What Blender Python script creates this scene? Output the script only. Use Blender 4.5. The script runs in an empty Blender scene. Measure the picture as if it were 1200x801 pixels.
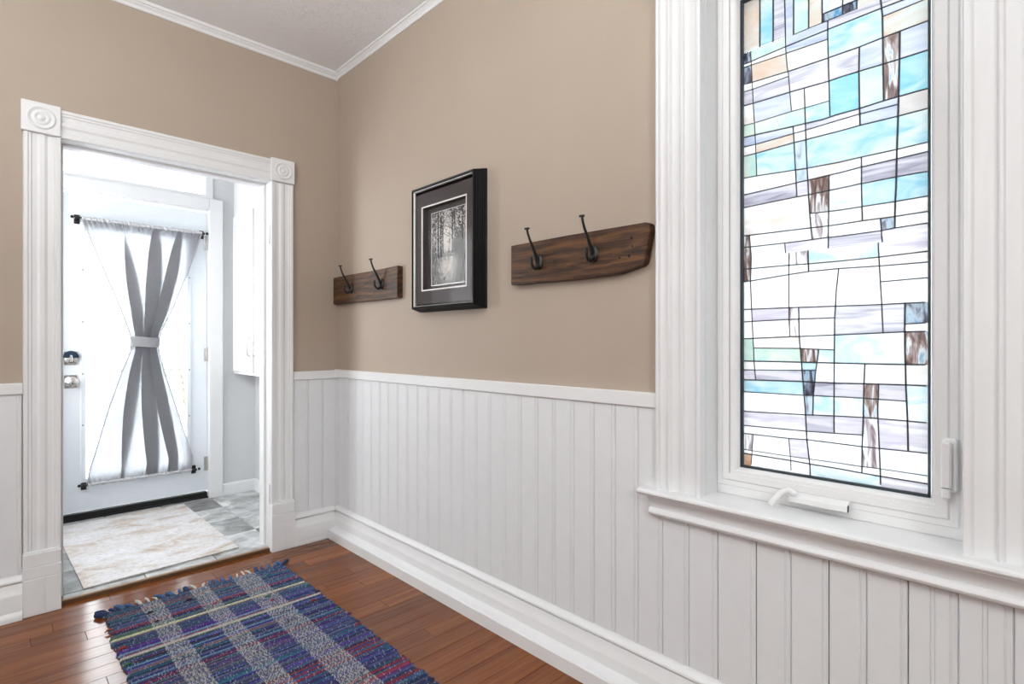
import bpy, bmesh, math, random
from mathutils import Vector, Matrix
R = math.radians
S = bpy.context.scene
COL = S.collection

# ------------------------------------------------------------------ camera
cd = bpy.data.cameras.new('camera'); cam = bpy.data.objects.new('camera', cd); COL.objects.link(cam)
cd.sensor_width = 36.0; cd.lens = 633.0 / 1200.0 * 36.0; cd.clip_start = 0.02; cd.clip_end = 200
cd.shift_y = (402.0 - 400.5) / 1200.0
cam.location = (-1.4924, -3.0135, 1.125)
cam.rotation_euler = (R(90), 0, R(-44.25))
S.camera = cam

# ------------------------------------------------------------------ world, lamps, exposure
SKY = 7.5
w = bpy.data.worlds.new('sky'); S.world = w; w.use_nodes = True
bgn = w.node_tree.nodes['Background']; bgn.inputs[0].default_value = (0.93, 0.965, 1.0, 1); bgn.inputs[1].default_value = SKY
S.view_settings.view_transform = 'Standard'; S.view_settings.look = 'None'
S.view_settings.exposure = 0.4; S.view_settings.gamma = 1.0; S.view_settings.use_curve_mapping = False

def area(name, loc, target, sx, sy, power, color=(1, 1, 1)):
    l = bpy.data.lights.new(name, 'AREA'); l.shape = 'RECTANGLE'; l.size = sx; l.size_y = sy; l.energy = power; l.color = color
    o = bpy.data.objects.new(name, l); COL.objects.link(o); o.location = loc
    o.rotation_euler = (Vector(target) - Vector(loc)).to_track_quat('-Z', 'Y').to_euler()
    return o
# daylight from the porch's side window; the room itself gets sky light through its own small window
area('window_daylight', (-1.56, 0.72, 1.5), (0, 0.72, 1.4), 0.7, 1.3, 8, (0.95, 0.97, 1.0))
# added fill lamps, one bounced off the ceiling left of the camera, one behind
area('bounce_fill', (-2.3, -2.2, 1.85), (-2.2, -2.1, 2.7), 0.5, 0.5, 52, (0.96, 0.985, 1.0))
area('rear_fill', (-2.2, -5.0, 2.3), (-1.2, 0, 1.2), 0.6, 0.5, 34, (0.97, 0.99, 1.0))

# ------------------------------------------------------------------ helpers
class MB:
    def __init__(s): s.v = []; s.f = []
    def add(s, vs, fs):
        n = len(s.v); s.v += [tuple(p) for p in vs]; s.f += [tuple(i + n for i in f) for f in fs]; return s
    def box(s, x0, x1, y0, y1, z0, z1, b=0.0):
        x0, x1 = min(x0, x1), max(x0, x1); y0, y1 = min(y0, y1), max(y0, y1); z0, z1 = min(z0, z1), max(z0, z1)
        if b <= 0:
            return s.add([(x0,y0,z0),(x1,y0,z0),(x1,y1,z0),(x0,y1,z0),(x0,y0,z1),(x1,y0,z1),(x1,y1,z1),(x0,y1,z1)],
                         [(0,3,2,1),(4,5,6,7),(0,1,5,4),(1,2,6,5),(2,3,7,6),(3,0,4,7)])
        b = min(b, (x1-x0)/2.01, (y1-y0)/2.01, (z1-z0)/2.01)
        bm = bmesh.new(); bmesh.ops.create_cube(bm, size=1)
        for v in bm.verts: v.co = Vector(((x0+x1)/2 + v.co.x*(x1-x0), (y0+y1)/2 + v.co.y*(y1-y0), (z0+z1)/2 + v.co.z*(z1-z0)))
        bmesh.ops.bevel(bm, geom=bm.edges[:], offset=b, segments=1, affect='EDGES')
        bm.verts.index_update()
        s.add([v.co[:] for v in bm.verts], [[v.index for v in f.verts] for f in bm.faces]); bm.free(); return s
    def prism(s, prof, fn, a, b):      # closed 2D profile swept from a to b; fn(u, v, t) -> xyz
        n = len(prof)
        vs = [fn(u, v, a) for u, v in prof] + [fn(u, v, b) for u, v in prof]
        return s.add(vs, [(i, (i+1) % n, n + (i+1) % n, n + i) for i in range(n)] + [tuple(range(n-1, -1, -1)), tuple(range(n, 2*n))])
    def tube(s, pts, r, n=8, caps=True):
        pts = [Vector(p) for p in pts]; rr = r if isinstance(r, (list, tuple)) else [r]*len(pts)
        up = None; vs = []
        for i, p in enumerate(pts):
            t = (pts[min(i+1, len(pts)-1)] - pts[max(i-1, 0)]).normalized()
            if up is None: up = t.orthogonal().normalized()
            up = (up - t*up.dot(t)).normalized(); sd = t.cross(up)
            for k in range(n):
                a = 2*math.pi*k/n; vs.append(p + (up*math.cos(a) + sd*math.sin(a))*rr[i])
        fs = [(i*n+k, i*n+(k+1) % n, (i+1)*n+(k+1) % n, (i+1)*n+k) for i in range(len(pts)-1) for k in range(n)]
        if caps: fs += [tuple(range(n-1, -1, -1)), tuple(range((len(pts)-1)*n, len(pts)*n))]
        return s.add(vs, fs)
    def lathe(s, prof, c, ax, n=28):   # prof: (radius, height along axis)
        ax = Vector(ax).normalized(); u = ax.orthogonal().normalized(); v = ax.cross(u); c = Vector(c); vs = []
        for r, h in prof:
            for k in range(n):
                a = 2*math.pi*k/n; vs.append(c + ax*h + (u*math.cos(a) + v*math.sin(a))*r)
        fs = [(i*n+k, i*n+(k+1) % n, (i+1)*n+(k+1) % n, (i+1)*n+k) for i in range(len(prof)-1) for k in range(n)]
        fs += [tuple(range(n-1, -1, -1)), tuple(range((len(prof)-1)*n, len(prof)*n))]
        return s.add(vs, fs)
    def frame(s, prof, a0, a1, b0, b1, fn):  # mitred loop; prof (outward offset, depth); fn(a, b, d) -> xyz
        n = len(prof); vs = []
        for sa, sb in ((0,0),(1,0),(1,1),(0,1)):
            for o, d in prof: vs.append(fn((a1+o) if sa else (a0-o), (b1+o) if sb else (b0-o), d))
        fs = [(k*n+i, k*n+(i+1) % n, ((k+1) % 4)*n+(i+1) % n, ((k+1) % 4)*n+i) for k in range(4) for i in range(n)]
        return s.add(vs, fs)
    def mesh(s, name, mat, smooth=False):
        me = bpy.data.meshes.new(name); me.from_pydata(s.v, [], s.f)
        bm = bmesh.new(); bm.from_mesh(me); bmesh.ops.recalc_face_normals(bm, faces=bm.faces); bm.to_mesh(me); bm.free()
        if mat: me.materials.append(mat)
        if smooth: 
            for p in me.polygons: p.use_smooth = True
            try: me.set_sharp_from_angle(angle=R(35))
            except Exception: pass
        return me
    def build(s, name, mat, parent=None, smooth=False, label=None, **k):
        return link(name, s.mesh(name, mat, smooth), parent, label, **k)
def link(name, me, parent=None, label=None, cat=None, kind=None, group=None, loc=None):
    o = bpy.data.objects.new(name, me); COL.objects.link(o)
    if parent is not None: o.parent = parent
    if loc is not None: o.location = loc
    if label: o['label'] = label
    if cat: o['category'] = cat
    if kind: o['kind'] = kind
    if group: o['group'] = group
    return o
def empty(name, loc, label, cat, kind=None, group=None):
    o = link(name, None, None, label, cat, kind, group); o.location = loc; o.empty_display_size = 0.1; return o
def sub(parent, mb):      # world-space geometry for the child of an Empty
    l = parent.location
    while parent.parent: parent = parent.parent; l = l + parent.location
    mb.v = [(x-l.x, y-l.y, z-l.z) for x, y, z in mb.v]; return mb

# ------------------------------------------------------------------ materials
def srgb(r, g, b):
    f = lambda c: ((c/255+0.055)/1.055)**2.4 if c > 10 else c/255/12.92
    return (f(r), f(g), f(b), 1)
def newmat(name):
    m = bpy.data.materials.new(name); m.use_nodes = True; nt = m.node_tree
    return m, nt, nt.nodes['Principled BSDF']
def N(nt, t, **k):
    n = nt.nodes.new(t)
    for a, b in k.items():
        if a.startswith('_'): setattr(n, a[1:], b)
        else: n.inputs[a.replace('__', ' ')].default_value = b
    return n
def ramp(nt, fac, stops):
    r = nt.nodes.new('ShaderNodeValToRGB'); e = r.color_ramp.elements
    while len(e) < len(stops): e.new(0.5)
    for i, (p, c) in enumerate(stops): e[i].position = p; e[i].color = c
    nt.links.new(fac, r.inputs[0]); return r
def coords(nt, scale=(1,1,1), kind='Object', rand=False):
    tc = N(nt, 'ShaderNodeTexCoord'); mp = N(nt, 'ShaderNodeMapping'); mp.inputs['Scale'].default_value = scale
    nt.links.new(tc.outputs[kind], mp.inputs[0])
    if rand:
        oi = N(nt, 'ShaderNodeObjectInfo'); mul = N(nt, 'ShaderNodeMath', _operation='MULTIPLY'); mul.inputs[1].default_value = 37.0
        nt.links.new(oi.outputs['Random'], mul.inputs[0])
        cb = N(nt, 'ShaderNodeCombineXYZ')
        for i in range(3): nt.links.new(mul.outputs[0], cb.inputs[i])
        nt.links.new(cb.outputs[0], mp.inputs['Location'])
    return mp.outputs[0]
def bump(nt, bs, h, strength=0.2, dist=0.002):
    b = N(nt, 'ShaderNodeBump'); b.inputs['Strength'].default_value = strength; b.inputs['Distance'].default_value = dist
    nt.links.new(h, b.inputs['Height']); nt.links.new(b.outputs[0], bs.inputs['Normal'])
def plain(name, col, rough=0.5, metal=0.0, var=0.04, scale=30.0, bumps=0.08, coat=0.0):
    m, nt, bs = newmat(name); c = coords(nt); n = N(nt, 'ShaderNodeTexNoise'); n.inputs['Scale'].default_value = scale; n.inputs['Detail'].default_value = 4
    nt.links.new(c, n.inputs[0])
    lo = tuple(x*(1-var) for x in col[:3]) + (1,); hi = tuple(min(1, x*(1+var)) for x in col[:3]) + (1,)
    r = ramp(nt, n.outputs['Fac'], [(0.35, lo), (0.65, hi)]); nt.links.new(r.outputs[0], bs.inputs['Base Color'])
    bs.inputs['Roughness'].default_value = rough; bs.inputs['Metallic'].default_value = metal; bs.inputs['Coat Weight'].default_value = coat
    if bumps: bump(nt, bs, n.outputs['Fac'], bumps, 0.001)
    return m
M = {}
M['trim'] = plain('painted_trim', (0.735, 0.74, 0.745, 1), 0.38, var=0.012, scale=9, bumps=0.12)
M['board'] = plain('painted_beadboard', (0.70, 0.71, 0.72, 1), 0.42, var=0.015, scale=14, bumps=0.14)
M['vinyl'] = plain('white_window_vinyl', (0.76, 0.76, 0.76, 1), 0.32, var=0.01, bumps=0)
M['door'] = plain('blue_white_door_paint', (0.76, 0.81, 0.85, 1), 0.4, var=0.01, bumps=0.03)
M['porchwall'] = plain('pale_grey_wall_paint', (0.60, 0.61, 0.62, 1), 0.6, var=0.01)
M['black'] = plain('black_iron', (0.008, 0.007, 0.007, 1), 0.38, var=0.2, scale=120)
M['seal'] = plain('dark_glazing_seal', (0.02, 0.03, 0.04, 1), 0.4, bumps=0)
M['lead'] = plain('dark_lead_line', (0.018, 0.02, 0.035, 1), 0.6, bumps=0)
M['sweep'] = plain('black_rubber', (0.006, 0.006, 0.006, 1), 0.8, bumps=0)
M['chrome'] = plain('satin_nickel', (0.62, 0.60, 0.58, 1), 0.25, metal=1.0, bumps=0)
M['darkrefl'] = plain('dark_blue_reflection', (0.012, 0.03, 0.055, 1), 0.3, bumps=0)  # tone of the dark reflection painted onto the deadbolt
M['frame'] = plain('black_lacquer_frame', (0.003, 0.003, 0.004, 1), 0.35, bumps=0); M['frame'].node_tree.nodes['Principled BSDF'].inputs['Specular IOR Level'].default_value = 0.15
M['silver'] = plain('silver_fillet', (0.75, 0.74, 0.72, 1), 0.3, metal=0.6, bumps=0)
M['matboard'] = plain('dark_mat_board', (0.060, 0.048, 0.048, 1), 0.8, scale=200, bumps=0.05)
M['matwhite'] = plain('white_mat_bevel', (0.85, 0.83, 0.80, 1), 0.7, bumps=0)
M['exterior'] = plain('white_siding', (0.75, 0.76, 0.78, 1), 0.6)
M['snow'] = plain('bright_ground', (0.86, 0.88, 0.90, 1), 0.8, var=0.05, scale=1)
M['leaf'] = plain('pale_green_leaves', (0.30, 0.38, 0.22, 1), 0.7, var=0.3, scale=4)
M['bark'] = plain('grey_bark', (0.25, 0.22, 0.19, 1), 0.8, var=0.3, scale=20)
M['fence'] = plain('grey_fence_wood', (0.42, 0.42, 0.42, 1), 0.8, var=0.1)

def wall_mat():
    m, nt, bs = newmat('tan_wall_paint'); c = coords(nt, (90, 90, 420)); n = N(nt, 'ShaderNodeTexNoise'); n.inputs['Scale'].default_value = 1.0; n.inputs['Detail'].default_value = 3
    nt.links.new(c, n.inputs[0])
    c2 = coords(nt, (3, 3, 3)); n2 = N(nt, 'ShaderNodeTexNoise'); n2.inputs['Scale'].default_value = 1.0; nt.links.new(c2, n2.inputs[0])
    a = N(nt, 'ShaderNodeMath', _operation='MULTIPLY_ADD'); a.inputs[1].default_value = 0.5; nt.links.new(n.outputs['Fac'], a.inputs[0])
    b = N(nt, 'ShaderNodeMath', _operation='MULTIPLY'); b.inputs[1].default_value = 0.5; nt.links.new(n2.outputs['Fac'], b.inputs[0]); nt.links.new(b.outputs[0], a.inputs[2])
    r = ramp(nt, a.outputs[0], [(0.3, (0.392, 0.320, 0.256, 1)), (0.7, (0.422, 0.347, 0.279, 1))])
    nt.links.new(r.outputs[0], bs.inputs['Base Color']); bs.inputs['Roughness'].default_value = 0.62
    bump(nt, bs, n.outputs['Fac'], 0.12, 0.001); return m
M['wall'] = wall_mat()
def ceil_mat():
    m, nt, bs = newmat('stippled_ceiling'); c = coords(nt, (1,1,1)); n = N(nt, 'ShaderNodeTexNoise'); n.inputs['Scale'].default_value = 45; n.inputs['Detail'].default_value = 6; n.inputs['Roughness'].default_value = 0.7; n.inputs['Distortion'].default_value = 1.2
    nt.links.new(c, n.inputs[0]); bs.inputs['Base Color'].default_value = (0.87, 0.88, 0.885, 1); bs.inputs['Roughness'].default_value = 0.8
    r = ramp(nt, n.outputs['Fac'], [(0.52, (0,0,0,1)), (0.68, (1,1,1,1))]); bump(nt, bs, r.outputs[0], 0.55, 0.004); return m
M['ceiling'] = ceil_mat()
def floor_mat():
    m, nt, bs = newmat('varnished_floor_wood')
    oi = N(nt, 'ShaderNodeObjectInfo')
    c = coords(nt, (2.5, 60, 60), rand=True); n = N(nt, 'ShaderNodeTexNoise'); n.inputs['Scale'].default_value = 1.0; n.inputs['Detail'].default_value = 5; n.inputs['Distortion'].default_value = 0.6
    nt.links.new(c, n.inputs[0])
    r = ramp(nt, n.outputs['Fac'], [(0.25, (0.115, 0.029, 0.005, 1)), (0.5, (0.160, 0.046, 0.009, 1)), (0.75, (0.21, 0.068, 0.015, 1))])
    hs = N(nt, 'ShaderNodeHueSaturation'); mr = N(nt, 'ShaderNodeMapRange'); mr.inputs['To Min'].default_value = 0.80; mr.inputs['To Max'].default_value = 1.35
    nt.links.new(oi.outputs['Random'], mr.inputs[0]); nt.links.new(mr.outputs[0], hs.inputs['Value']); nt.links.new(r.outputs[0], hs.inputs['Color'])
    nt.links.new(hs.outputs[0], bs.inputs['Base Color'])
    bs.inputs['Roughness'].default_value = 0.5; bs.inputs['Specular IOR Level'].default_value = 0.0; bs.inputs['Coat Weight'].default_value = 0.85; bs.inputs['Coat Roughness'].default_value = 0.15; bs.inputs['Coat IOR'].default_value = 1.5
    bump(nt, bs, n.outputs['Fac'], 0.04, 0.001); return m
M['floor'] = floor_mat()
def rustic_mat():
    m, nt, bs = newmat('rustic_stained_plank')
    c = coords(nt, (14, 3.2, 44), rand=True); n = N(nt, 'ShaderNodeTexNoise'); n.inputs['Scale'].default_value = 1.0; n.inputs['Detail'].default_value = 7; n.inputs['Roughness'].default_value = 0.65; n.inputs['Distortion'].default_value = 1.6
    nt.links.new(c, n.inputs[0])
    wv = N(nt, 'ShaderNodeTexWave', _wave_type='BANDS', _bands_direction='Z'); wv.inputs['Scale'].default_value = 9; wv.inputs['Distortion'].default_value = 9; wv.inputs['Detail'].default_value = 3; wv.inputs['Detail Scale'].default_value = 1.2
    c2 = coords(nt, (1, 0.35, 1), rand=True); nt.links.new(c2, wv.inputs[0])
    mx = N(nt, 'ShaderNodeMath', _operation='MULTIPLY_ADD'); mx.inputs[1].default_value = 0.14; nt.links.new(wv.outputs['Fac'], mx.inputs[0])
    q = N(nt, 'ShaderNodeMath', _operation='MULTIPLY'); q.inputs[1].default_value = 0.9; nt.links.new(n.outputs['Fac'], q.inputs[0]); nt.links.new(q.outputs[0], mx.inputs[2])
    r = ramp(nt, mx.outputs[0], [(0.34, (0.010, 0.0035, 0.0012, 1)), (0.5, (0.050, 0.018, 0.005, 1)), (0.70, (0.135, 0.056, 0.016, 1))])
    nt.links.new(r.outputs[0], bs.inputs['Base Color']); bs.inputs['Roughness'].default_value = 0.5
    bump(nt, bs, mx.outputs[0], 0.5, 0.002); return m
M['rustic'] = rustic_mat()
def slate_mat(name, stops, sc=(7,7,7), rough=0.45, rand=True, bs_=0.4, speck=0.0):
    m, nt, bs = newmat(name)
    c = coords(nt, sc, rand=rand); n = N(nt, 'ShaderNodeTexNoise'); n.inputs['Scale'].default_value = 1.0; n.inputs['Detail'].default_value = 8; n.inputs['Roughness'].default_value = 0.62; n.inputs['Distortion'].default_value = 0.8
    nt.links.new(c, n.inputs[0]); r = ramp(nt, n.outputs['Fac'], stops); out = r.outputs[0]
    if rand:
        oi = N(nt, 'ShaderNodeObjectInfo'); mr = N(nt, 'ShaderNodeMapRange'); mr.inputs['To Min'].default_value = 0.55; mr.inputs['To Max'].default_value = 1.35; nt.links.new(oi.outputs['Random'], mr.inputs[0])
        hs = N(nt, 'ShaderNodeHueSaturation'); nt.links.new(mr.outputs[0], hs.inputs['Value']); nt.links.new(out, hs.inputs['Color']); out = hs.outputs[0]
    if speck:
        c3 = coords(nt, (45, 90, 60)); n3 = N(nt, 'ShaderNodeTexNoise'); n3.inputs['Scale'].default_value = 1; n3.inputs['Detail'].default_value = 6; n3.inputs['Roughness'].default_value = .75; nt.links.new(c3, n3.inputs[0])
        r3 = ramp(nt, n3.outputs['Fac'], [(0.36, (1-speck, 1-speck, 1-speck, 1)), (0.5, (1, 1, 1, 1))]); mx = N(nt, 'ShaderNodeMix', _data_type='RGBA', _blend_type='MULTIPLY'); mx.inputs[0].default_value = 1
        nt.links.new(out, mx.inputs[6]); nt.links.new(r3.outputs[0], mx.inputs[7]); out = mx.outputs[2]
    nt.links.new(out, bs.inputs['Base Color']); bs.inputs['Roughness'].default_value = rough
    bump(nt, bs, n.outputs['Fac'], bs_, 0.004); return m
M['slate'] = slate_mat('blue_grey_slate', [(0.30, (0.12, 0.105, 0.09, 1)), (0.42, (0.235, 0.23, 0.22, 1)), (0.55, (0.35, 0.36, 0.36, 1)), (0.70, (0.56, 0.565, 0.55, 1))])
M['grout'] = plain('grey_grout', (0.28, 0.28, 0.27, 1), 0.8)
M['mat'] = slate_mat('mottled_vinyl_mat', [(0.30, (0.34, 0.25, 0.185, 1)), (0.41, (0.50, 0.42, 0.36, 1)), (0.48, (0.58, 0.55, 0.53, 1)), (0.70, (0.66, 0.66, 0.68, 1))], (4.5, 7.5, 5), 0.5, False, 0.1, 0.35)
M['threshold'] = plain('light_wood_nosing', (0.30, 0.19, 0.11, 1), 0.4)
M['thresholddark'] = plain('dark_wood_riser', (0.10, 0.05, 0.022, 1), 0.5)

def facing_fresnel(nt, lo=0.04, k=0.9):
    lw = N(nt, 'ShaderNodeLayerWeight'); lw.inputs['Blend'].default_value = 0.5
    pw = N(nt, 'ShaderNodeMath', _operation='POWER'); pw.inputs[1].default_value = 4.0; nt.links.new(lw.outputs['Facing'], pw.inputs[0])
    ma = N(nt, 'ShaderNodeMath', _operation='MULTIPLY_ADD'); ma.inputs[1].default_value = k; ma.inputs[2].default_value = lo; nt.links.new(pw.outputs[0], ma.inputs[0])
    return ma
def glass_mat(name, tint=(1,1,1,1), lo=0.03, k=0.9, rough=0.0):
    m = bpy.data.materials.new(name); m.use_nodes = True; nt = m.node_tree; nt.nodes.clear()
    o = N(nt, 'ShaderNodeOutputMaterial'); t = N(nt, 'ShaderNodeBsdfTransparent'); t.inputs[0].default_value = tint
    g = N(nt, 'ShaderNodeBsdfGlossy'); g.inputs['Roughness'].default_value = rough
    f = facing_fresnel(nt, lo, k)
    mx = N(nt, 'ShaderNodeMixShader'); nt.links.new(f.outputs[0], mx.inputs[0]); nt.links.new(t.outputs[0], mx.inputs[1]); nt.links.new(g.outputs[0], mx.inputs[2])
    nt.links.new(mx.outputs[0], o.inputs[0]); return m
M['glass'] = glass_mat('clear_glass', (0.95, 0.97, 0.97, 1))
M['pictureglass'] = glass_mat('low_reflection_glass', (0.97, 0.97, 0.97, 1), 0.004, 0.10)
def frosted():
    m = bpy.data.materials.new('frosted_glass'); m.use_nodes = True; nt = m.node_tree; nt.nodes.clear()
    o = N(nt, 'ShaderNodeOutputMaterial'); t = N(nt, 'ShaderNodeBsdfTranslucent'); c = coords(nt, (60, 60, 60)); n = N(nt, 'ShaderNodeTexNoise'); n.inputs['Scale'].default_value = 1
    nt.links.new(c, n.inputs[0]); r = ramp(nt, n.outputs['Fac'], [(0.35, (0.50, 0.51, 0.52, 1)), (0.6, (0.62, 0.62, 0.62, 1))]); nt.links.new(r.outputs[0], t.inputs[0])
    nt.links.new(t.outputs[0], o.inputs[0]); return m
M['frost'] = frosted()

def pane_mat(code, stops, sc, dist=1.0, det=4):
    """backlit art glass: translucent, its colour streaked by noise"""
    m = bpy.data.materials.new('art_glass_' + code); m.use_nodes = True; nt = m.node_tree; nt.nodes.clear()
    o = N(nt, 'ShaderNodeOutputMaterial'); t = N(nt, 'ShaderNodeBsdfTranslucent')
    c = coords(nt, sc); n = N(nt, 'ShaderNodeTexNoise'); n.inputs['Scale'].default_value = 1; n.inputs['Detail'].default_value = det; n.inputs['Distortion'].default_value = dist
    nt.links.new(c, n.inputs[0]); r = ramp(nt, n.outputs['Fac'], stops); nt.links.new(r.outputs[0], t.inputs[0])
    g = N(nt, 'ShaderNodeBsdfGlossy'); g.inputs['Roughness'].default_value = 0.15; g.inputs[0].default_value = (1,1,1,1)
    f = facing_fresnel(nt, 0.02)
    mx = N(nt, 'ShaderNodeMixShader'); nt.links.new(f.outputs[0], mx.inputs[0]); nt.links.new(t.outputs[0], mx.inputs[1]); nt.links.new(g.outputs[0], mx.inputs[2])
    nt.links.new(mx.outputs[0], o.inputs[0]); return m
K = 0.168      # transmission that shows as paper white against this sky
def pc(r, g, b): c = srgb(r, g, b); return (c[0]*K, c[1]*K, c[2]*K, 1)
W_ = (0.21, 0.208, 0.205, 1); WW = (0.235, 0.235, 0.235, 1)
GL = {
 'white': ([(0.3, W_), (0.7, WW)], (6, 12, 12)),
 'pearl': ([(0.3, pc(238, 240, 252)), (0.7, W_)], (6, 12, 12)),
 'cyan': ([(0.32, pc(160, 220, 242)), (0.5, pc(212, 240, 248)), (0.62, pc(238, 248, 244))], (5, 9, 20)),
 'turquoise': ([(0.3, pc(125, 205, 228)), (0.5, pc(160, 224, 240)), (0.68, pc(205, 238, 242))], (5, 9, 18)),
 'pale_cyan': ([(0.35, pc(205, 242, 250)), (0.6, W_)], (5, 9, 18)),
 'apricot': ([(0.3, pc(244, 208, 184)), (0.5, pc(240, 226, 212)), (0.68, pc(240, 244, 240))], (5, 8, 22)),
 'pale_apricot': ([(0.3, pc(254, 236, 226)), (0.6, W_)], (5, 9, 18)),
 'mauve': ([(0.3, pc(172, 165, 182)), (0.42, pc(208, 203, 216)), (0.55, pc(238, 232, 240)), (0.68, pc(246, 234, 236))], (5, 5, 48)),
 'pale_mauve': ([(0.3, pc(222, 210, 228)), (0.5, pc(246, 238, 246)), (0.66, W_)], (5, 5, 45)),
 'lilac': ([(0.3, pc(200, 208, 232)), (0.5, pc(224, 228, 242)), (0.68, pc(240, 240, 248))], (5, 6, 30)),
 'mint': ([(0.3, pc(195, 232, 225)), (0.5, pc(222, 244, 232)), (0.66, pc(248, 248, 232))], (5, 12, 14)),
 'sand': ([(0.3, pc(222, 208, 200)), (0.6, pc(234, 226, 224))], (5, 8, 20)),
 'bark_brown': ([(0.32, pc(78, 60, 66)), (0.44, pc(140, 112, 105)), (0.53, pc(190, 172, 168)), (0.60, pc(246, 246, 248)), (0.72, pc(150, 190, 215))], (5, 60, 12)),
 'pale_bark': ([(0.32, pc(150, 125, 130)), (0.42, pc(205, 190, 195)), (0.52, W_), (0.7, WW)], (5, 55, 11)),
 'dusk': ([(0.33, pc(55, 50, 65)), (0.45, pc(110, 110, 130)), (0.55, pc(190, 205, 218)), (0.66, pc(100, 160, 200))], (5, 50, 14)),
 'pale_dusk': ([(0.33, pc(150, 152, 170)), (0.45, pc(210, 222, 232)), (0.6, pc(225, 242, 250))], (5, 50, 14)),
 'amber': ([(0.35, pc(235, 178, 135)), (0.6, pc(225, 200, 185))], (5, 40, 12)),
}
for k, (st, sc) in GL.items(): M['g_'+k] = pane_mat(k, st, sc)
CODE = {'W':'white','N':'pearl','C':'cyan','K':'turquoise','c':'pale_cyan','A':'apricot','a':'pale_apricot','M':'mauve','m':'pale_mauve','L':'lilac','G':'mint','E':'sand','B':'bark_brown','b':'pale_bark','D':'dusk','d':'pale_dusk','O':'amber'}
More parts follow.
